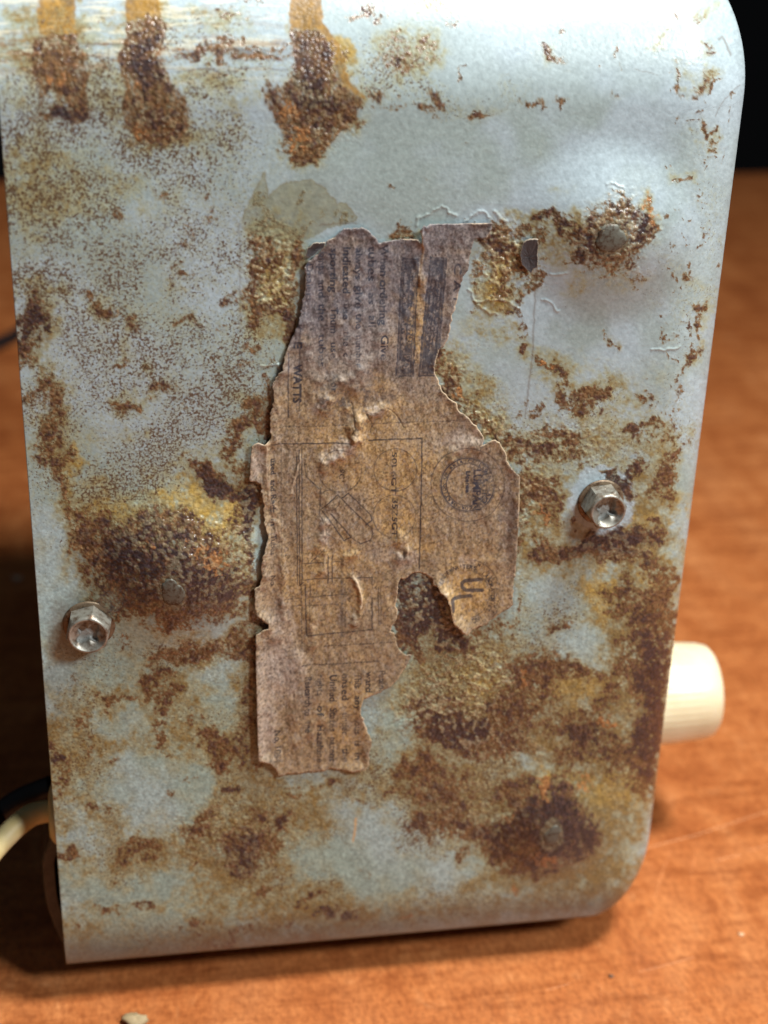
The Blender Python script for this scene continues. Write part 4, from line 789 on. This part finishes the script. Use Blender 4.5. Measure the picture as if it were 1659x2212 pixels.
    # ---- colour
    n_l = fbm(X, Y, 130, 4, 231); n_m = fbm(X, Y, 34, 4, 241); n_f = fbm(X, Y, 8, 3, 251, .65); n_x = fbm(X, Y, 4, 2, 261, .7)
    fib = fbm(X, Y*.6, 4, 2, 271, .7)
    grey = lin((100, 96, 99)); brn = lin((136, 117, 90)); tan = lin((168, 136, 84)); drk = lin((84, 76, 76)); pale = lin((166, 157, 150))
    g = np.clip(sst(960, 640, Y)*.95+(n_l-.5)*.5, 0, 1)[..., None]
    c = brn*(1-g)+grey*g
    tz = np.clip(blob_field(X+wx2*2, Y+wy2*2, [(830, 1000, 110, 120, 0, .6), (720, 1250, 110, 100, 0, .55), (1020, 1260, 80, 70, 0, .6), (905, 1160, 60, 40, 0, .7), (860, 1130, 50, 30, 0, .7), (1000, 1290, 50, 50, 0, .5), (900, 690, 20, 110, 4, .8), (760, 1550, 70, 100, 0, .45), (820, 860, 80, 50, 0, .4), (690, 940, 60, 40, 0, .4)])+(n_m-.5)*.7, 0, 1)[..., None]
    c = c*(1-tz*.9)+tan*tz*.9
    dz = np.clip(blob_field(X+wx2*2, Y+wy2*2, [(700, 560, 60, 60, 0, .75), (690, 690, 34, 60, 0, .7), (1035, 500, 60, 26, 0, .8), (960, 520, 60, 40, 0, .35), (1098, 1100, 18, 120, 0, .75), (620, 1050, 40, 160, 0, .35), (680, 530, 24, 20, 0, .9), (780, 520, 60, 24, 0, .5), (1060, 1000, 40, 40, 0, .45), (920, 1150, 60, 30, 0, .4), (800, 860, 24, 30, 0, .5), (740, 1320, 10, 60, 0, .5), (735, 1430, 10, 40, 0, .5), (870, 530, 20, 14, 0, .4)])+(n_m-.5)*.3, 0, 1)[..., None]
    c = c*(1-dz*.8)+drk*dz*.8
    pz = np.clip(blob_field(X+wx2*2, Y+wy2*2, [(600, 1440, 60, 70, 0, .75), (570, 1560, 30, 90, 0, .6), (555, 995, 22, 40, 0, .6), (760, 760, 70, 70, 0, .35), (735, 970, 50, 20, -35, .8), (720, 700, 0.1, .1), (1000, 950, 50, 30, 0, .5), (900, 950, 60, 30, 0, .25), (700, 1150, 10, 40, 0, .6), (560, 900, 30, 60, 0, .3), (845, 1200, 50, 30, 0, .35), (610, 1350, 30, 60, 0, .5), (690, 870, 14, 30, 20, .7), (812, 888, 18, 10, -20, .8), (1000, 1215, 24, 12, 0, .5), (880, 1200, 24, 20, 0, .6)])+(n_f-.5)*.35, 0, 1)[..., None]
    c = c*(1-pz*.7)+pale*pz*.7
    c = np.where(lay[..., None], c*.92+pale*.08, c)
    c = c*(0.46+0.96*n_x+0.24*fib)[..., None]
    grain_glint = sst(.60, .80, fbm(X*1.2, Y*.8, 5, 3, 281, .8))*.30  # random pale grain, with fibre glints painted into the paper colour
    c = c*(1-grain_glint[..., None])+pale*grain_glint[..., None]*1.1
    # ---- print
    ink_c = lin((44, 44, 50)); blue = lin((40, 48, 64))
    nx, ny = len(xs)*2, len(ys)*2
    T = raster_texts(x0-FINE/2, y0-FINE/2, nx, ny)
    T = (T[0::2, 0::2]+T[1::2, 0::2]+T[0::2, 1::2]+T[1::2, 1::2])/4
    worn = 0.65+0.6*sst(.3, .65, n_f*.5+n_m*.5)
    ink = np.clip(T*1.5, 0, 1)*worn
    LINES = [([(598, 921), (750, 916)], 1.0, .5, 1), ([(800, 913), (864, 911), (1020, 907)], 1.0, .45, 1), ([(585, 957), (754, 954)], 1.0, .7, 0), ([(796, 949), (911, 945), (909, 1050), (907, 1158), (905, 1232)], 1.1, .85, 0),
             ([(640, 985), (641, 1106), (642, 1262)], .9, .7, 0), ([(645, 970), (646, 1106), (647, 1264)], .9, .75, 0), ([(651, 965), (652, 1106), (652, 1260)], .9, .75, 0), ([(647, 1264), (656, 1256)], 1, .6, 0), ([(607, 953), (607, 1060), (608, 1200)], .9, .35, 1), ([(691, 960), (690, 1140)], .9, .3, 1),
             ([(692, 1052), (690, 1110), (700, 1130)], 1, .6, 0), ([(656, 1000), (662, 1028), (690, 1055)], 1, .6, 0), ([(729, 1067), (694, 1098)], 1, .75, 0), ([(729, 1067), (765, 1104), (803, 1140)], 1, .75, 0), ([(737, 1074), (752, 1064), (800, 1110), (802, 1122), (790, 1132)], 1, .75, 0), ([(694, 1098), (743, 1167), (758, 1158), (713, 1108)], 1, .75, 0), ([(757, 1158), (779, 1173), (800, 1165), (806, 1150), (800, 1140)], 1, .6, 0), ([(703, 1135), (704, 1150), (720, 1160)], .9, .45, 0),
             ([(653, 1216), (708, 1212)], 1, .6, 0), ([(717, 1212), (740, 1211)], 1, .5, 0), ([(708, 1198), (708, 1258)], 1, .8, 0), ([(717, 1198), (717, 1256)], 1, .7, 0), ([(672, 1212), (700, 1185)], 1, .5, 0), ([(655, 1252), (680, 1248), (803, 1246), (803, 1272)], 1, .65, 0), ([(803, 1290), (803, 1358), (662, 1372)], 1.1, .7, 0), ([(662, 1372), (659, 1262)], 1, .8, 0), ([(668, 1262), (668, 1370)], .9, .45, 1), ([(670, 1260), (670, 1288), (743, 1282)], 1, .6, 0), ([(665, 1307), (730, 1303)], 1, .45, 1), ([(817, 1266), (818, 1345)], .9, .5, 0), ([(822, 1266), (822, 1345)], .9, .5, 0), ([(651, 1266), (652, 1400)], 1, .6, 1), ([(613, 1293), (648, 1291)], 1, .5, 1), ([(630, 1308), (650, 1307)], 1, .5, 0),
             ([(700, 1394), (780, 1389), (851, 1384)], 1.1, .6, 1), ([(652, 1436), (735, 1432), (815, 1427)], 1.1, .7, 1), ([(738, 1205), (738, 1370)], 3.5, .35, 0), ([(745, 1260), (745, 1360)], 1, .3, 0), ([(648, 700), (646, 780), (645, 885)], 1.1, .5, 0), ([(622, 760), (622, 900)], 1.2, .6, 0), ([(664, 560), (655, 700)], .9, .35, 0)]
    for p_, wd, am, dash in LINES:
        d = poly_dist(X+wx2*.12, Y+wy2*.12, p_); v = np.exp(-(d/wd/1.3)**2)*np.minimum(1, am*1.2)*(0.75+.7*n_f)
        if dash: v = v*(0.45+0.55*(np.sin((X+Y)*0.9) > -.3))
        ink = np.maximum(ink, v)
    def arc(cx, cy, r, wd, am, a0=-180, a1=180):
        nonlocal ink
        q = np.abs(np.hypot(X-cx, Y-cy)-r); an = np.degrees(np.arctan2(Y-cy, X-cx)); ok = (an >= a0) & (an <= a1)
        ink = np.maximum(ink, np.exp(-(q/wd/1.25)**2)*am*ok*(0.65+.8*n_m))
    arc(853, 1013, 46, 1.0, .65); arc(851, 1114, 46, 1.0, .5); arc(734, 1015, 46, 1.0, .5); arc(711, 1079, 22, 1.0, .55)
    arc(1009, 1045, 79, 1.0, .6); arc(1009, 1045, 57, 1.5, .75); arc(1009, 1045, 45.5, 1.1, .7); arc(1009, 1045, 60, 1.0, .4)
    arc(1004, 1281, 76, 1.0, .6, -75, 80); arc(1004, 1281, 52, 1.0, .6, -80, 75)
    fill = (np.hypot(X-1025, Y-1055) < 42)*(X > 1004)*.42*sst(.38, .6, n_f); ink = np.maximum(ink, fill*.7)
    # block letters U and L on their sides
    for p_ in [[(1040, 1250), (1005, 1252), (997, 1258), (997, 1267), (1006, 1273), (1041, 1273)], [(1016, 1285), (974, 1289), (976, 1311)]]:
        d = poly_dist(X+wx2*.1, Y+wy2*.1, p_); v = sst(4.6, 3.2, d)*.82; ink = np.maximum(ink, v)
    # two dark printed panels with pale rows of worn lettering
    def panel(corn, rows):
        nonlocal ink
        pin = in_poly(X+wx2*.2, Y+wy2*.2, corn); (ax, ay), (bx, by), (cx_, cy_), (dx_, dy_) = corn
        vv = (Y-ay)/(dy_-ay); left = ax+(dx_-ax)*vv; wid = (bx-ax); uu = (X-left)/wid
        rowp = np.zeros(X.shape)
        for (u0, u1, v0, v1) in rows:
            rowm = (uu > u0) & (uu < u1) & (vv > v0) & (vv < v1)
            rowp = np.where(rowm, sst(.44, .58, fbm(X*.75, Y*.8, 4.5, 2, 291, .8)), rowp)
        edge = poly_dist(X, Y, corn+[corn[0]]); line = np.exp(-((edge-5)/1.0)**2)*.5*(edge < 9)
        v = pin*(.84-.30*sst(.45, .75, n_f))*(1-rowp*.8)*(1-line)
        ink = np.maximum(ink, v*.95)
    panel([(867, 556), (905, 556), (893, 812), (853, 812)], [(.22, .46, .12, .94), (.56, .82, .1, .72), (.2, .8, .82, .93)])
    panel([(927, 552), (965, 554), (945, 812), (902, 812)], [(.28, .42, .14, .7), (.52, .62, .12, .8), (.7, .8, .2, .75)])
    smud = blob_field(X+wx2*2, Y+wy2*2, [(770, 760, 12, 90, 4, .45), (745, 860, 14, 40, 0, .6), (790, 860, 12, 40, 10, .6), (720, 870, 26, 14, 0, .6), (700, 850, 10, 50, 0, .45), (850, 850, 14, 24, 0, .35), (805, 800, 30, 50, 0, .35), (715, 800, 14, 60, 0, .35), (1035, 560, .1, .1), (560, 1040, 8, 10, 0, .5), (740, 1080, .1, .1), (835, 880, 10, 30, -20, .3), (690, 720, 40, 100, 0, .2)])
    ink = np.maximum(ink, smud*sst(.3, .7, n_f)*.75)
    blu = np.clip(sst(840, 790, Y)*.7+(np.hypot(X-1009, Y-1045) < 62)*.8+(np.hypot(X-1004, Y-1281) < 50)*.5+smud, 0, 1)[..., None]
    ic = ink_c*(1-blu)+blue*blu
    ink = np.clip(ink, 0, .95)[..., None]
    c = c*(1-ink)+ic*ink
    # cracks, torn rims and folds
    c = c*(1-crk[..., None]*.85)+lin((34, 26, 24))*crk[..., None]*.85
    rimn = fbm(X, Y, 40, 2, 301)
    rim = np.exp(-(D/1.7)**2)*sst(.30, .55, rimn)*np.where(X > 780, .95, .45)
    tl = np.exp(-(poly_dist(X+wx2*.3, Y, [(905, 505), (910, 524), (914, 545), (909, 572), (905, 592)])/1.8)**2)*.7
    rim = np.maximum(rim, tl)
    for p_, am in [([(764, 1243), (775, 1265), (781, 1290), (778, 1310)], .9), ([(700, 1200), (703, 1232)], .6), ([(668, 548), (700, 533), (702, 522)], .5), ([(648, 985), (640, 1020), (628, 1062)], .45), ([(878, 1170), (882, 1190)], .6), ([(965, 1276), (948, 1274)], .7), ([(1035, 962), (1045, 955)], .6), ([(578, 955), (574, 1000), (578, 1050), (588, 1100), (600, 1150)], .5), ([(700, 1128), (702, 1150)], .5), ([(792, 890), (810, 884), (822, 878)], .5), ([(1092, 1285), (1104, 1302)], .5)]:
        rim = np.maximum(rim, np.exp(-(poly_dist(X+wx2*.3, Y+wy2*.3, p_)/1.7)**2)*am)
    rim = rim[..., None]; c = c*(1-rim)+lin((212, 190, 160))*rim
    # ---- mesh
    nr, nc = X.shape
    vin = ins
    F = grid_faces(nr, nc); keep = vin.ravel()[F].all(1); F = F[keep]
    # snap the border onto the torn outline
    used = np.zeros(nr*nc, bool); used[F.ravel()] = True
    E = np.concatenate([F[:, [0, 1]], F[:, [1, 2]], F[:, [2, 3]], F[:, [3, 0]]]); key = np.sort(E, 1); kk = key[:, 0].astype(np.int64)*(nr*nc)+key[:, 1]
    _, inv, cnt = np.unique(kk, return_inverse=True, return_counts=True); B = E[cnt[inv.ravel()] == 1]
    bv = np.unique(B); Xf = X.ravel().copy(); Yf = Y.ravel().copy()
    PP = np.array(pts+[pts[0]]); bx, by = Xf[bv], Yf[bv]; best = np.full(len(bv), 1e9); nxp = bx.copy(); nyp = by.copy()
    for i in range(len(PP)-1):
        a, b = PP[i], PP[i+1]; d = b-a; Ln = d@d+1e-9; t = np.clip(((bx-a[0])*d[0]+(by-a[1])*d[1])/Ln, 0, 1)
        qx = a[0]+t*d[0]; qy = a[1]+t*d[1]; dd = np.hypot(bx-qx, by-qy); m_ = dd < best; best[m_] = dd[m_]; nxp[m_] = qx[m_]; nyp[m_] = qy[m_]
    ok = best < 2.6; Xf[bv[ok]] = nxp[ok]; Yf[bv[ok]] = nyp[ok]
    hh = h.ravel()+macro(Xf.reshape(nr, nc), Yf.reshape(nr, nc)).ravel()+0.00018
    dirs = np.stack([Xf-CX, Yf-CY, np.full(Xf.shape, FPX)], 1)@R.T
    k = (0-CAM[1])/dirs[:, 1]; P = CAM+dirs*k[:, None]; P[:, 1] = 0; P[:, 1] -= hh
    idx = -np.ones(nr*nc, np.int64); u = np.where(used)[0]; idx[u] = np.arange(len(u))
    V = P[u]; Fn = idx[F]; Cn = np.clip(c.reshape(-1, 3)[u], .01, 1)
    Bn = idx[B]; ub = np.unique(Bn); mp = -np.ones(len(u), np.int64); mp[ub] = len(V)+np.arange(len(ub))
    low = V[ub]+np.array([0, 0.00011, 0]); V = np.vstack([V, low]); Cn = np.vstack([Cn, Cn[ub]*0+lin((176, 152, 124))])
    Fs = np.stack([Bn[:, 1], Bn[:, 0], mp[Bn[:, 0]], mp[Bn[:, 1]]], 1)
    Fn = np.vstack([Fn, Fs])
    m = mat('aged_brown_paper', 0.50, spec=0.45)
    b = m.node_tree.nodes['Principled BSDF']; ac = N(m, 'ShaderNodeAttribute', attribute_name='col'); L(m, ac.outputs['Color'], b.inputs['Base Color'])
    tc = N(m, 'ShaderNodeTexCoord'); mpn = N(m, 'ShaderNodeMapping'); mpn.inputs['Scale'].default_value = (1.2, 1, .9); L(m, tc.outputs['Object'], mpn.inputs[0])
    n1 = N(m, 'ShaderNodeTexNoise'); n1.inputs['Scale'].default_value = 2400; n1.inputs['Detail'].default_value = 4; n1.inputs['Roughness'].default_value = .7; L(m, mpn.outputs[0], n1.inputs['Vector'])
    bp = N(m, 'ShaderNodeBump'); bp.inputs['Strength'].default_value = .8; bp.inputs['Distance'].default_value = 0.00010
    L(m, n1.outputs[0], bp.inputs['Height']); L(m, bp.outputs[0], b.inputs['Normal'])
    o = mesh_obj('paper_label', V, Fn[:, ::-1].copy(), m, radio)
    set_col(o, 'col', Cn)
    return m
paper_m = make_label()

# loose scraps of the same label
def scrap(pts, colr, h=0.00035, name='paper_scrap'):
    cx = sum(p[0] for p in pts)/len(pts); cy = sum(p[1] for p in pts)/len(pts); rg = np.random.RandomState(int(cx))
    ring = []
    for i in range(len(pts)):
        a = np.array(pts[i], float); b = np.array(pts[(i+1) % len(pts)], float); k = max(1, int(np.hypot(*(b-a))/4))
        for j in range(k): ring.append(a+(b-a)*j/k+(rg.randn(2)*.6 if j else 0))
    n = len(ring); V = []; C = []
    def P3(x, y, hh):
        p = at_y(x, y); p[1] = -hh-float(macro(np.array([x], float), np.array([y], float))[0])-0.0001; return p
    for q in (0.0, .35, .7, .93, 1.0, 1.0):
        for i, r_ in enumerate(ring):
            x = cx+(r_[0]-cx)*q; y = cy+(r_[1]-cy)*q
            hh = h+0.0001*rg.rand()+0.0002*q*q
            if len(V) >= 5*n: hh -= 0.00022
            V.append(P3(x, y, hh)); base = lin(colr)*(0.75+.5*rg.rand())
            C.append(lin((168, 156, 138)) if (len(V)-1)//n >= 4 else base)
    F = [(r_*n+i, r_*n+(i+1) % n, (r_+1)*n+(i+1) % n, (r_+1)*n+i) for r_ in range(5) for i in range(n)]
    o = mesh_obj(name, V, np.array(F)[:, ::-1].copy(), paper_m, radio); set_col(o, 'col', np.array(C))
    return o
o = scrap([(1128, 520), (1142, 512), (1158, 512), (1158, 575), (1149, 578), (1145, 588), (1136, 580), (1125, 570), (1121, 548)], (66, 64, 66)); o['label'] = 'dark scrap of the old label by its upper right corner'
o = scrap([(664, 534), (676, 524), (702, 522), (700, 532), (682, 546), (668, 556), (660, 552)], (58, 56, 58)); o['label'] = 'dark under-layer scrap at the label upper left'

# ------------------------------------------------------------------ back cover, cord, knob
dkm = metal_mat('dark_fibreboard', (46, 40, 36), (70, 60, 50), .7, .0, 300, .4, .7)
def box(name, a, b, m, parent, bev=0.0008):
    import bmesh
    bm = bmesh.new(); bmesh.ops.create_cube(bm, size=1)
    a = np.array(a, float); b = np.array(b, float)
    for v in bm.verts: v.co = Vector(((a+b)/2+np.array(v.co)*(b-a)))
    bmesh.ops.bevel(bm, geom=bm.edges[:], offset=bev, segments=2, affect='EDGES', profile=.6)
    me = bpy.data.meshes.new(name); bm.to_mesh(me); bm.free(); o = bpy.data.objects.new(name, me); col.objects.link(o); me.materials.append(m); o.parent = parent
    return o
box('back_cover', (0.002, 0.0022, 0.004), (0.0045, 0.112, ZTOP-.004), dkm, radio)  # unseen plate, also closes the open left side to light
lipm = metal_mat('painted_back_lip', (74, 68, 60), (50, 44, 38), .55, .1, 500, .4, .7)
# narrow folded lip of the back, showing beside the lower left edge
V = []; F = []
zz = np.linspace(0.001, 0.030, 12)
for z in zz:
    x = -0.0030*math.sin(min(1, z/0.016)*math.pi/2)*(1-sst(0.022, 0.030, z)*.9)-0.0002
    for (dx, dy) in ((0, .006), (-.0004, .0065), (-.0004, .03), (.002, .03), (.002, .006)): V.append((x+dx, dy, z))
for i in range(len(zz)-1):
    for k in range(5): F.append((i*5+k, i*5+(k+1) % 5, (i+1)*5+(k+1) % 5, (i+1)*5+k))
F.append((0, 1, 2, 3, 4)); m_ = (len(zz)-1)*5; F.append((m_+4, m_+3, m_+2, m_+1, m_))
mesh_obj('back_lip', V, F, lipm, radio, smooth=False)
crm = mat('cream_cord_rubber', .5, colr=(206, 186, 130)); blk = mat('black_cord_rubber', .45, colr=(20, 20, 24))
for mm, c1, c2 in ((crm, (196, 176, 120), (214, 196, 144)), (blk, (16, 16, 20), (28, 28, 33))):
    b = mm.node_tree.nodes['Principled BSDF']; n = N(mm, 'ShaderNodeTexNoise'); n.inputs['Scale'].default_value = 220; n.inputs['Detail'].default_value = 4
    tc = N(mm, 'ShaderNodeTexCoord'); L(mm, tc.outputs['Object'], n.inputs['Vector']); r_ = N(mm, 'ShaderNodeValToRGB')
    r_.color_ramp.elements[0].position = .35; r_.color_ramp.elements[0].color = (*lin(c1), 1); r_.color_ramp.elements[1].position = .65; r_.color_ramp.elements[1].color = (*lin(c2), 1)
    L(mm, n.outputs[0], r_.inputs[0]); L(mm, r_.outputs[0], b.inputs['Base Color'])
# strain relief: flat oval collar standing out of the back
g = at_y(100, 1760, 0.012)
Vl, Fl = lathe([(0.0, .0012), (.0050, .0011), (.0064, .0006), (.0068, .0), (.0068, -.004)], 40)
mesh_obj('strain_relief', xf(Vl, g+np.array([.0018, 0, 0]), EY*1.0, EZ*.95, -EX), [f[::-1] for f in Fl], crm, radio)
p0 = at_y(104, 1752, .012); 
pts = [p0, at_y(70, 1760, .011), at_y(38, 1782, .009), at_y(2, 1818, .006), at_y(-40, 1868, .0), at_y(-90, 1930, -.004)]
e_ = at_z(-140, 2060, ZT+.0024); pts += [e_, e_+np.array([-.03, -.01, 0]), e_+np.array([-.08, .01, 0]), e_+np.array([-.2, .05, 0])]
V, F = tube(pts, .00235); mesh_obj('power_cord', V, F, crm, radio)
pts = [at_y(112, 1700, .020), at_y(80, 1712, .020), at_y(40, 1730, .019), at_y(0, 1758, .018), at_y(-50, 1800, .016)]
e_ = at_z(-120, 1900, ZT+.0024); pts += [e_, e_+np.array([-.04, 0, 0]), e_+np.array([-.2, .06, 0])]
V, F = tube(pts, .0026); mesh_obj('antenna_wire', V, F, blk, radio)
# a black cable lying on the table further back
pts = [at_z(x, y, ZT+.003) for x, y in ((-260, 830), (-120, 790), (-40, 758), (0, 741), (36, 722), (90, 690), (170, 660))]
V, F = tube(pts, .0028); o = mesh_obj('cable', V, F, blk); tag(o, 'black cable lying on the table behind the left edge of the radio', 'cable')

# knob on the front of the set
def knob():
    # axis along +x, out of the right-hand wall; depth behind the printed side
    yk = 0.046; ctr = at_y(1436, 1497, yk); wallx = S0+RS
    xe = at_y(1528, 1520, yk)[0]-wallx
    rk = abs(at_y(1440, 1388, yk)[2]-at_y(1440, 1600, yk)[2])/2*.88
    prof = [(rk*.62, -.001), (rk*.62, .0008), (rk*.97, .001), (rk, .0016), (rk*.99, xe*.55), (rk*.965, xe*.74), (rk*.94, xe*.88), (rk*.89, xe*.96), (rk*.82, xe*.99), (rk*.6, xe), (0.0001, xe*1.01)]
    seg = 180; V = []; F = []
    n = 1
    P = []
    for i in range(len(prof)-1):
        kk = 4 if i == 3 else 2
        for j in range(kk):
            t = j/kk; P.append((prof[i][0]*(1-t)+prof[i+1][0]*t, prof[i][1]*(1-t)+prof[i+1][1]*t))
    P.append(prof[-1])
    for (r_, x_) in P:
        fl = 1.0 if (.0016 <= x_ <= xe*.80) else 0.0
        for k in range(seg):
            a = 2*math.pi*k/seg; rr = r_*(1-0.008*fl*(0.5+0.5*math.cos(a*45)))
            V.append((wallx+x_, ctr[1]+rr*math.cos(a), ctr[2]+rr*math.sin(a)))
    for i in range(len(P)-1):
        for k in range(seg):
            k2 = (k+1) % seg; F.append((i*seg+k, (i+1)*seg+k, (i+1)*seg+k2, i*seg+k2))
    m = mat('cream_plastic', .35, colr=(236, 222, 176)); b = m.node_tree.nodes['Principled BSDF']
    b.inputs['Subsurface Weight'].default_value = .15; b.inputs['Subsurface Radius'].default_value = (.003, .002, .001)
    n = N(m, 'ShaderNodeTexNoise'); n.inputs['Scale'].default_value = 90; n.inputs['Detail'].default_value = 4; tc = N(m, 'ShaderNodeTexCoord'); L(m, tc.outputs['Object'], n.inputs['Vector'])
    r_ = N(m, 'ShaderNodeValToRGB'); r_.color_ramp.elements[0].position = .3; r_.color_ramp.elements[0].color = (*lin((216, 202, 164)), 1); r_.color_ramp.elements[1].position = .7; r_.color_ramp.elements[1].color = (*lin((234, 224, 192)), 1)
    L(m, n.outputs[0], r_.inputs[0]); L(m, r_.outputs[0], b.inputs['Base Color'])
    mesh_obj('knob', V, F, m, radio)
knob()
# feet
for (x, y) in ((0.018, 0.016), (S0-0.004, 0.02), (0.018, 0.095), (S0-0.004, 0.095)):
    Vl, Fl = lathe([(0.0001, 0), (.005, 0), (.0058, .001), (.0062, .0072), (.0062, .0078+RBD)], 28)
    mesh_obj('foot', xf(Vl, np.array([x, y+.012, ZT]), EX, EY, EZ), Fl, blk, radio)
# upper back cover, and an unseen box added to block light through the case
box('cover_upper', (0.0022, 0.0125, ZTOP-.0045), (0.0043, 0.112, ZTOP+RT*.66), dkm, radio)
box('inner_light_block', (0.006, 0.012, 0.006), (S0+RS-.003, 0.098, ZTOP+RT*.55), dkm, radio, .002)

# crumbs
def crumb(px, py, r, colr, label):
    c = at_z(px, py, ZT); rg = np.random.RandomState(int(px)); V = []; F = []; nseg = 14; nr_ = 8
    for i in range(nr_+1):
        th = math.pi*i/nr_
        for k in range(nseg):
            a = 2*math.pi*k/nseg; q = r*(1+.28*math.sin(2*a+i)+.16*rg.randn()*math.sin(th))
            V.append(c+np.array([q*math.sin(th)*math.cos(a)*1.3, q*math.sin(th)*math.sin(a), r*.55+q*.55*math.cos(th)]))
    for i in range(nr_):
        for k in range(nseg):
            k2 = (k+1) % nseg; F.append((i*nseg+k, (i+1)*nseg+k, (i+1)*nseg+k2, i*nseg+k2))
    m = mat('crumb_grit', .7, colr=colr); o = mesh_obj('crumb', V, F, m); tag(o, label, 'crumb')
crumb(38, 1253, .0012, (214, 190, 168), 'small pale crumb on the table left of the radio')
for _p, _rr, _c, _l in (((1530, 1560), .0005, (190, 150, 120), 'tiny tan crumb on the table to the right of the knob'), ((1320, 2110), .00045, (120, 84, 60), 'tiny brown crumb on the table below the lower right corner of the radio'), ((1600, 2020), .0005, (222, 180, 140), 'tiny pale crumb on the table near the right edge of the photo')):
    crumb(_p[0], _p[1], _rr, _c, _l)
crumb(291, 2212, .0019, (168, 148, 112), 'greyish crumb of paint on the table at the bottom edge')
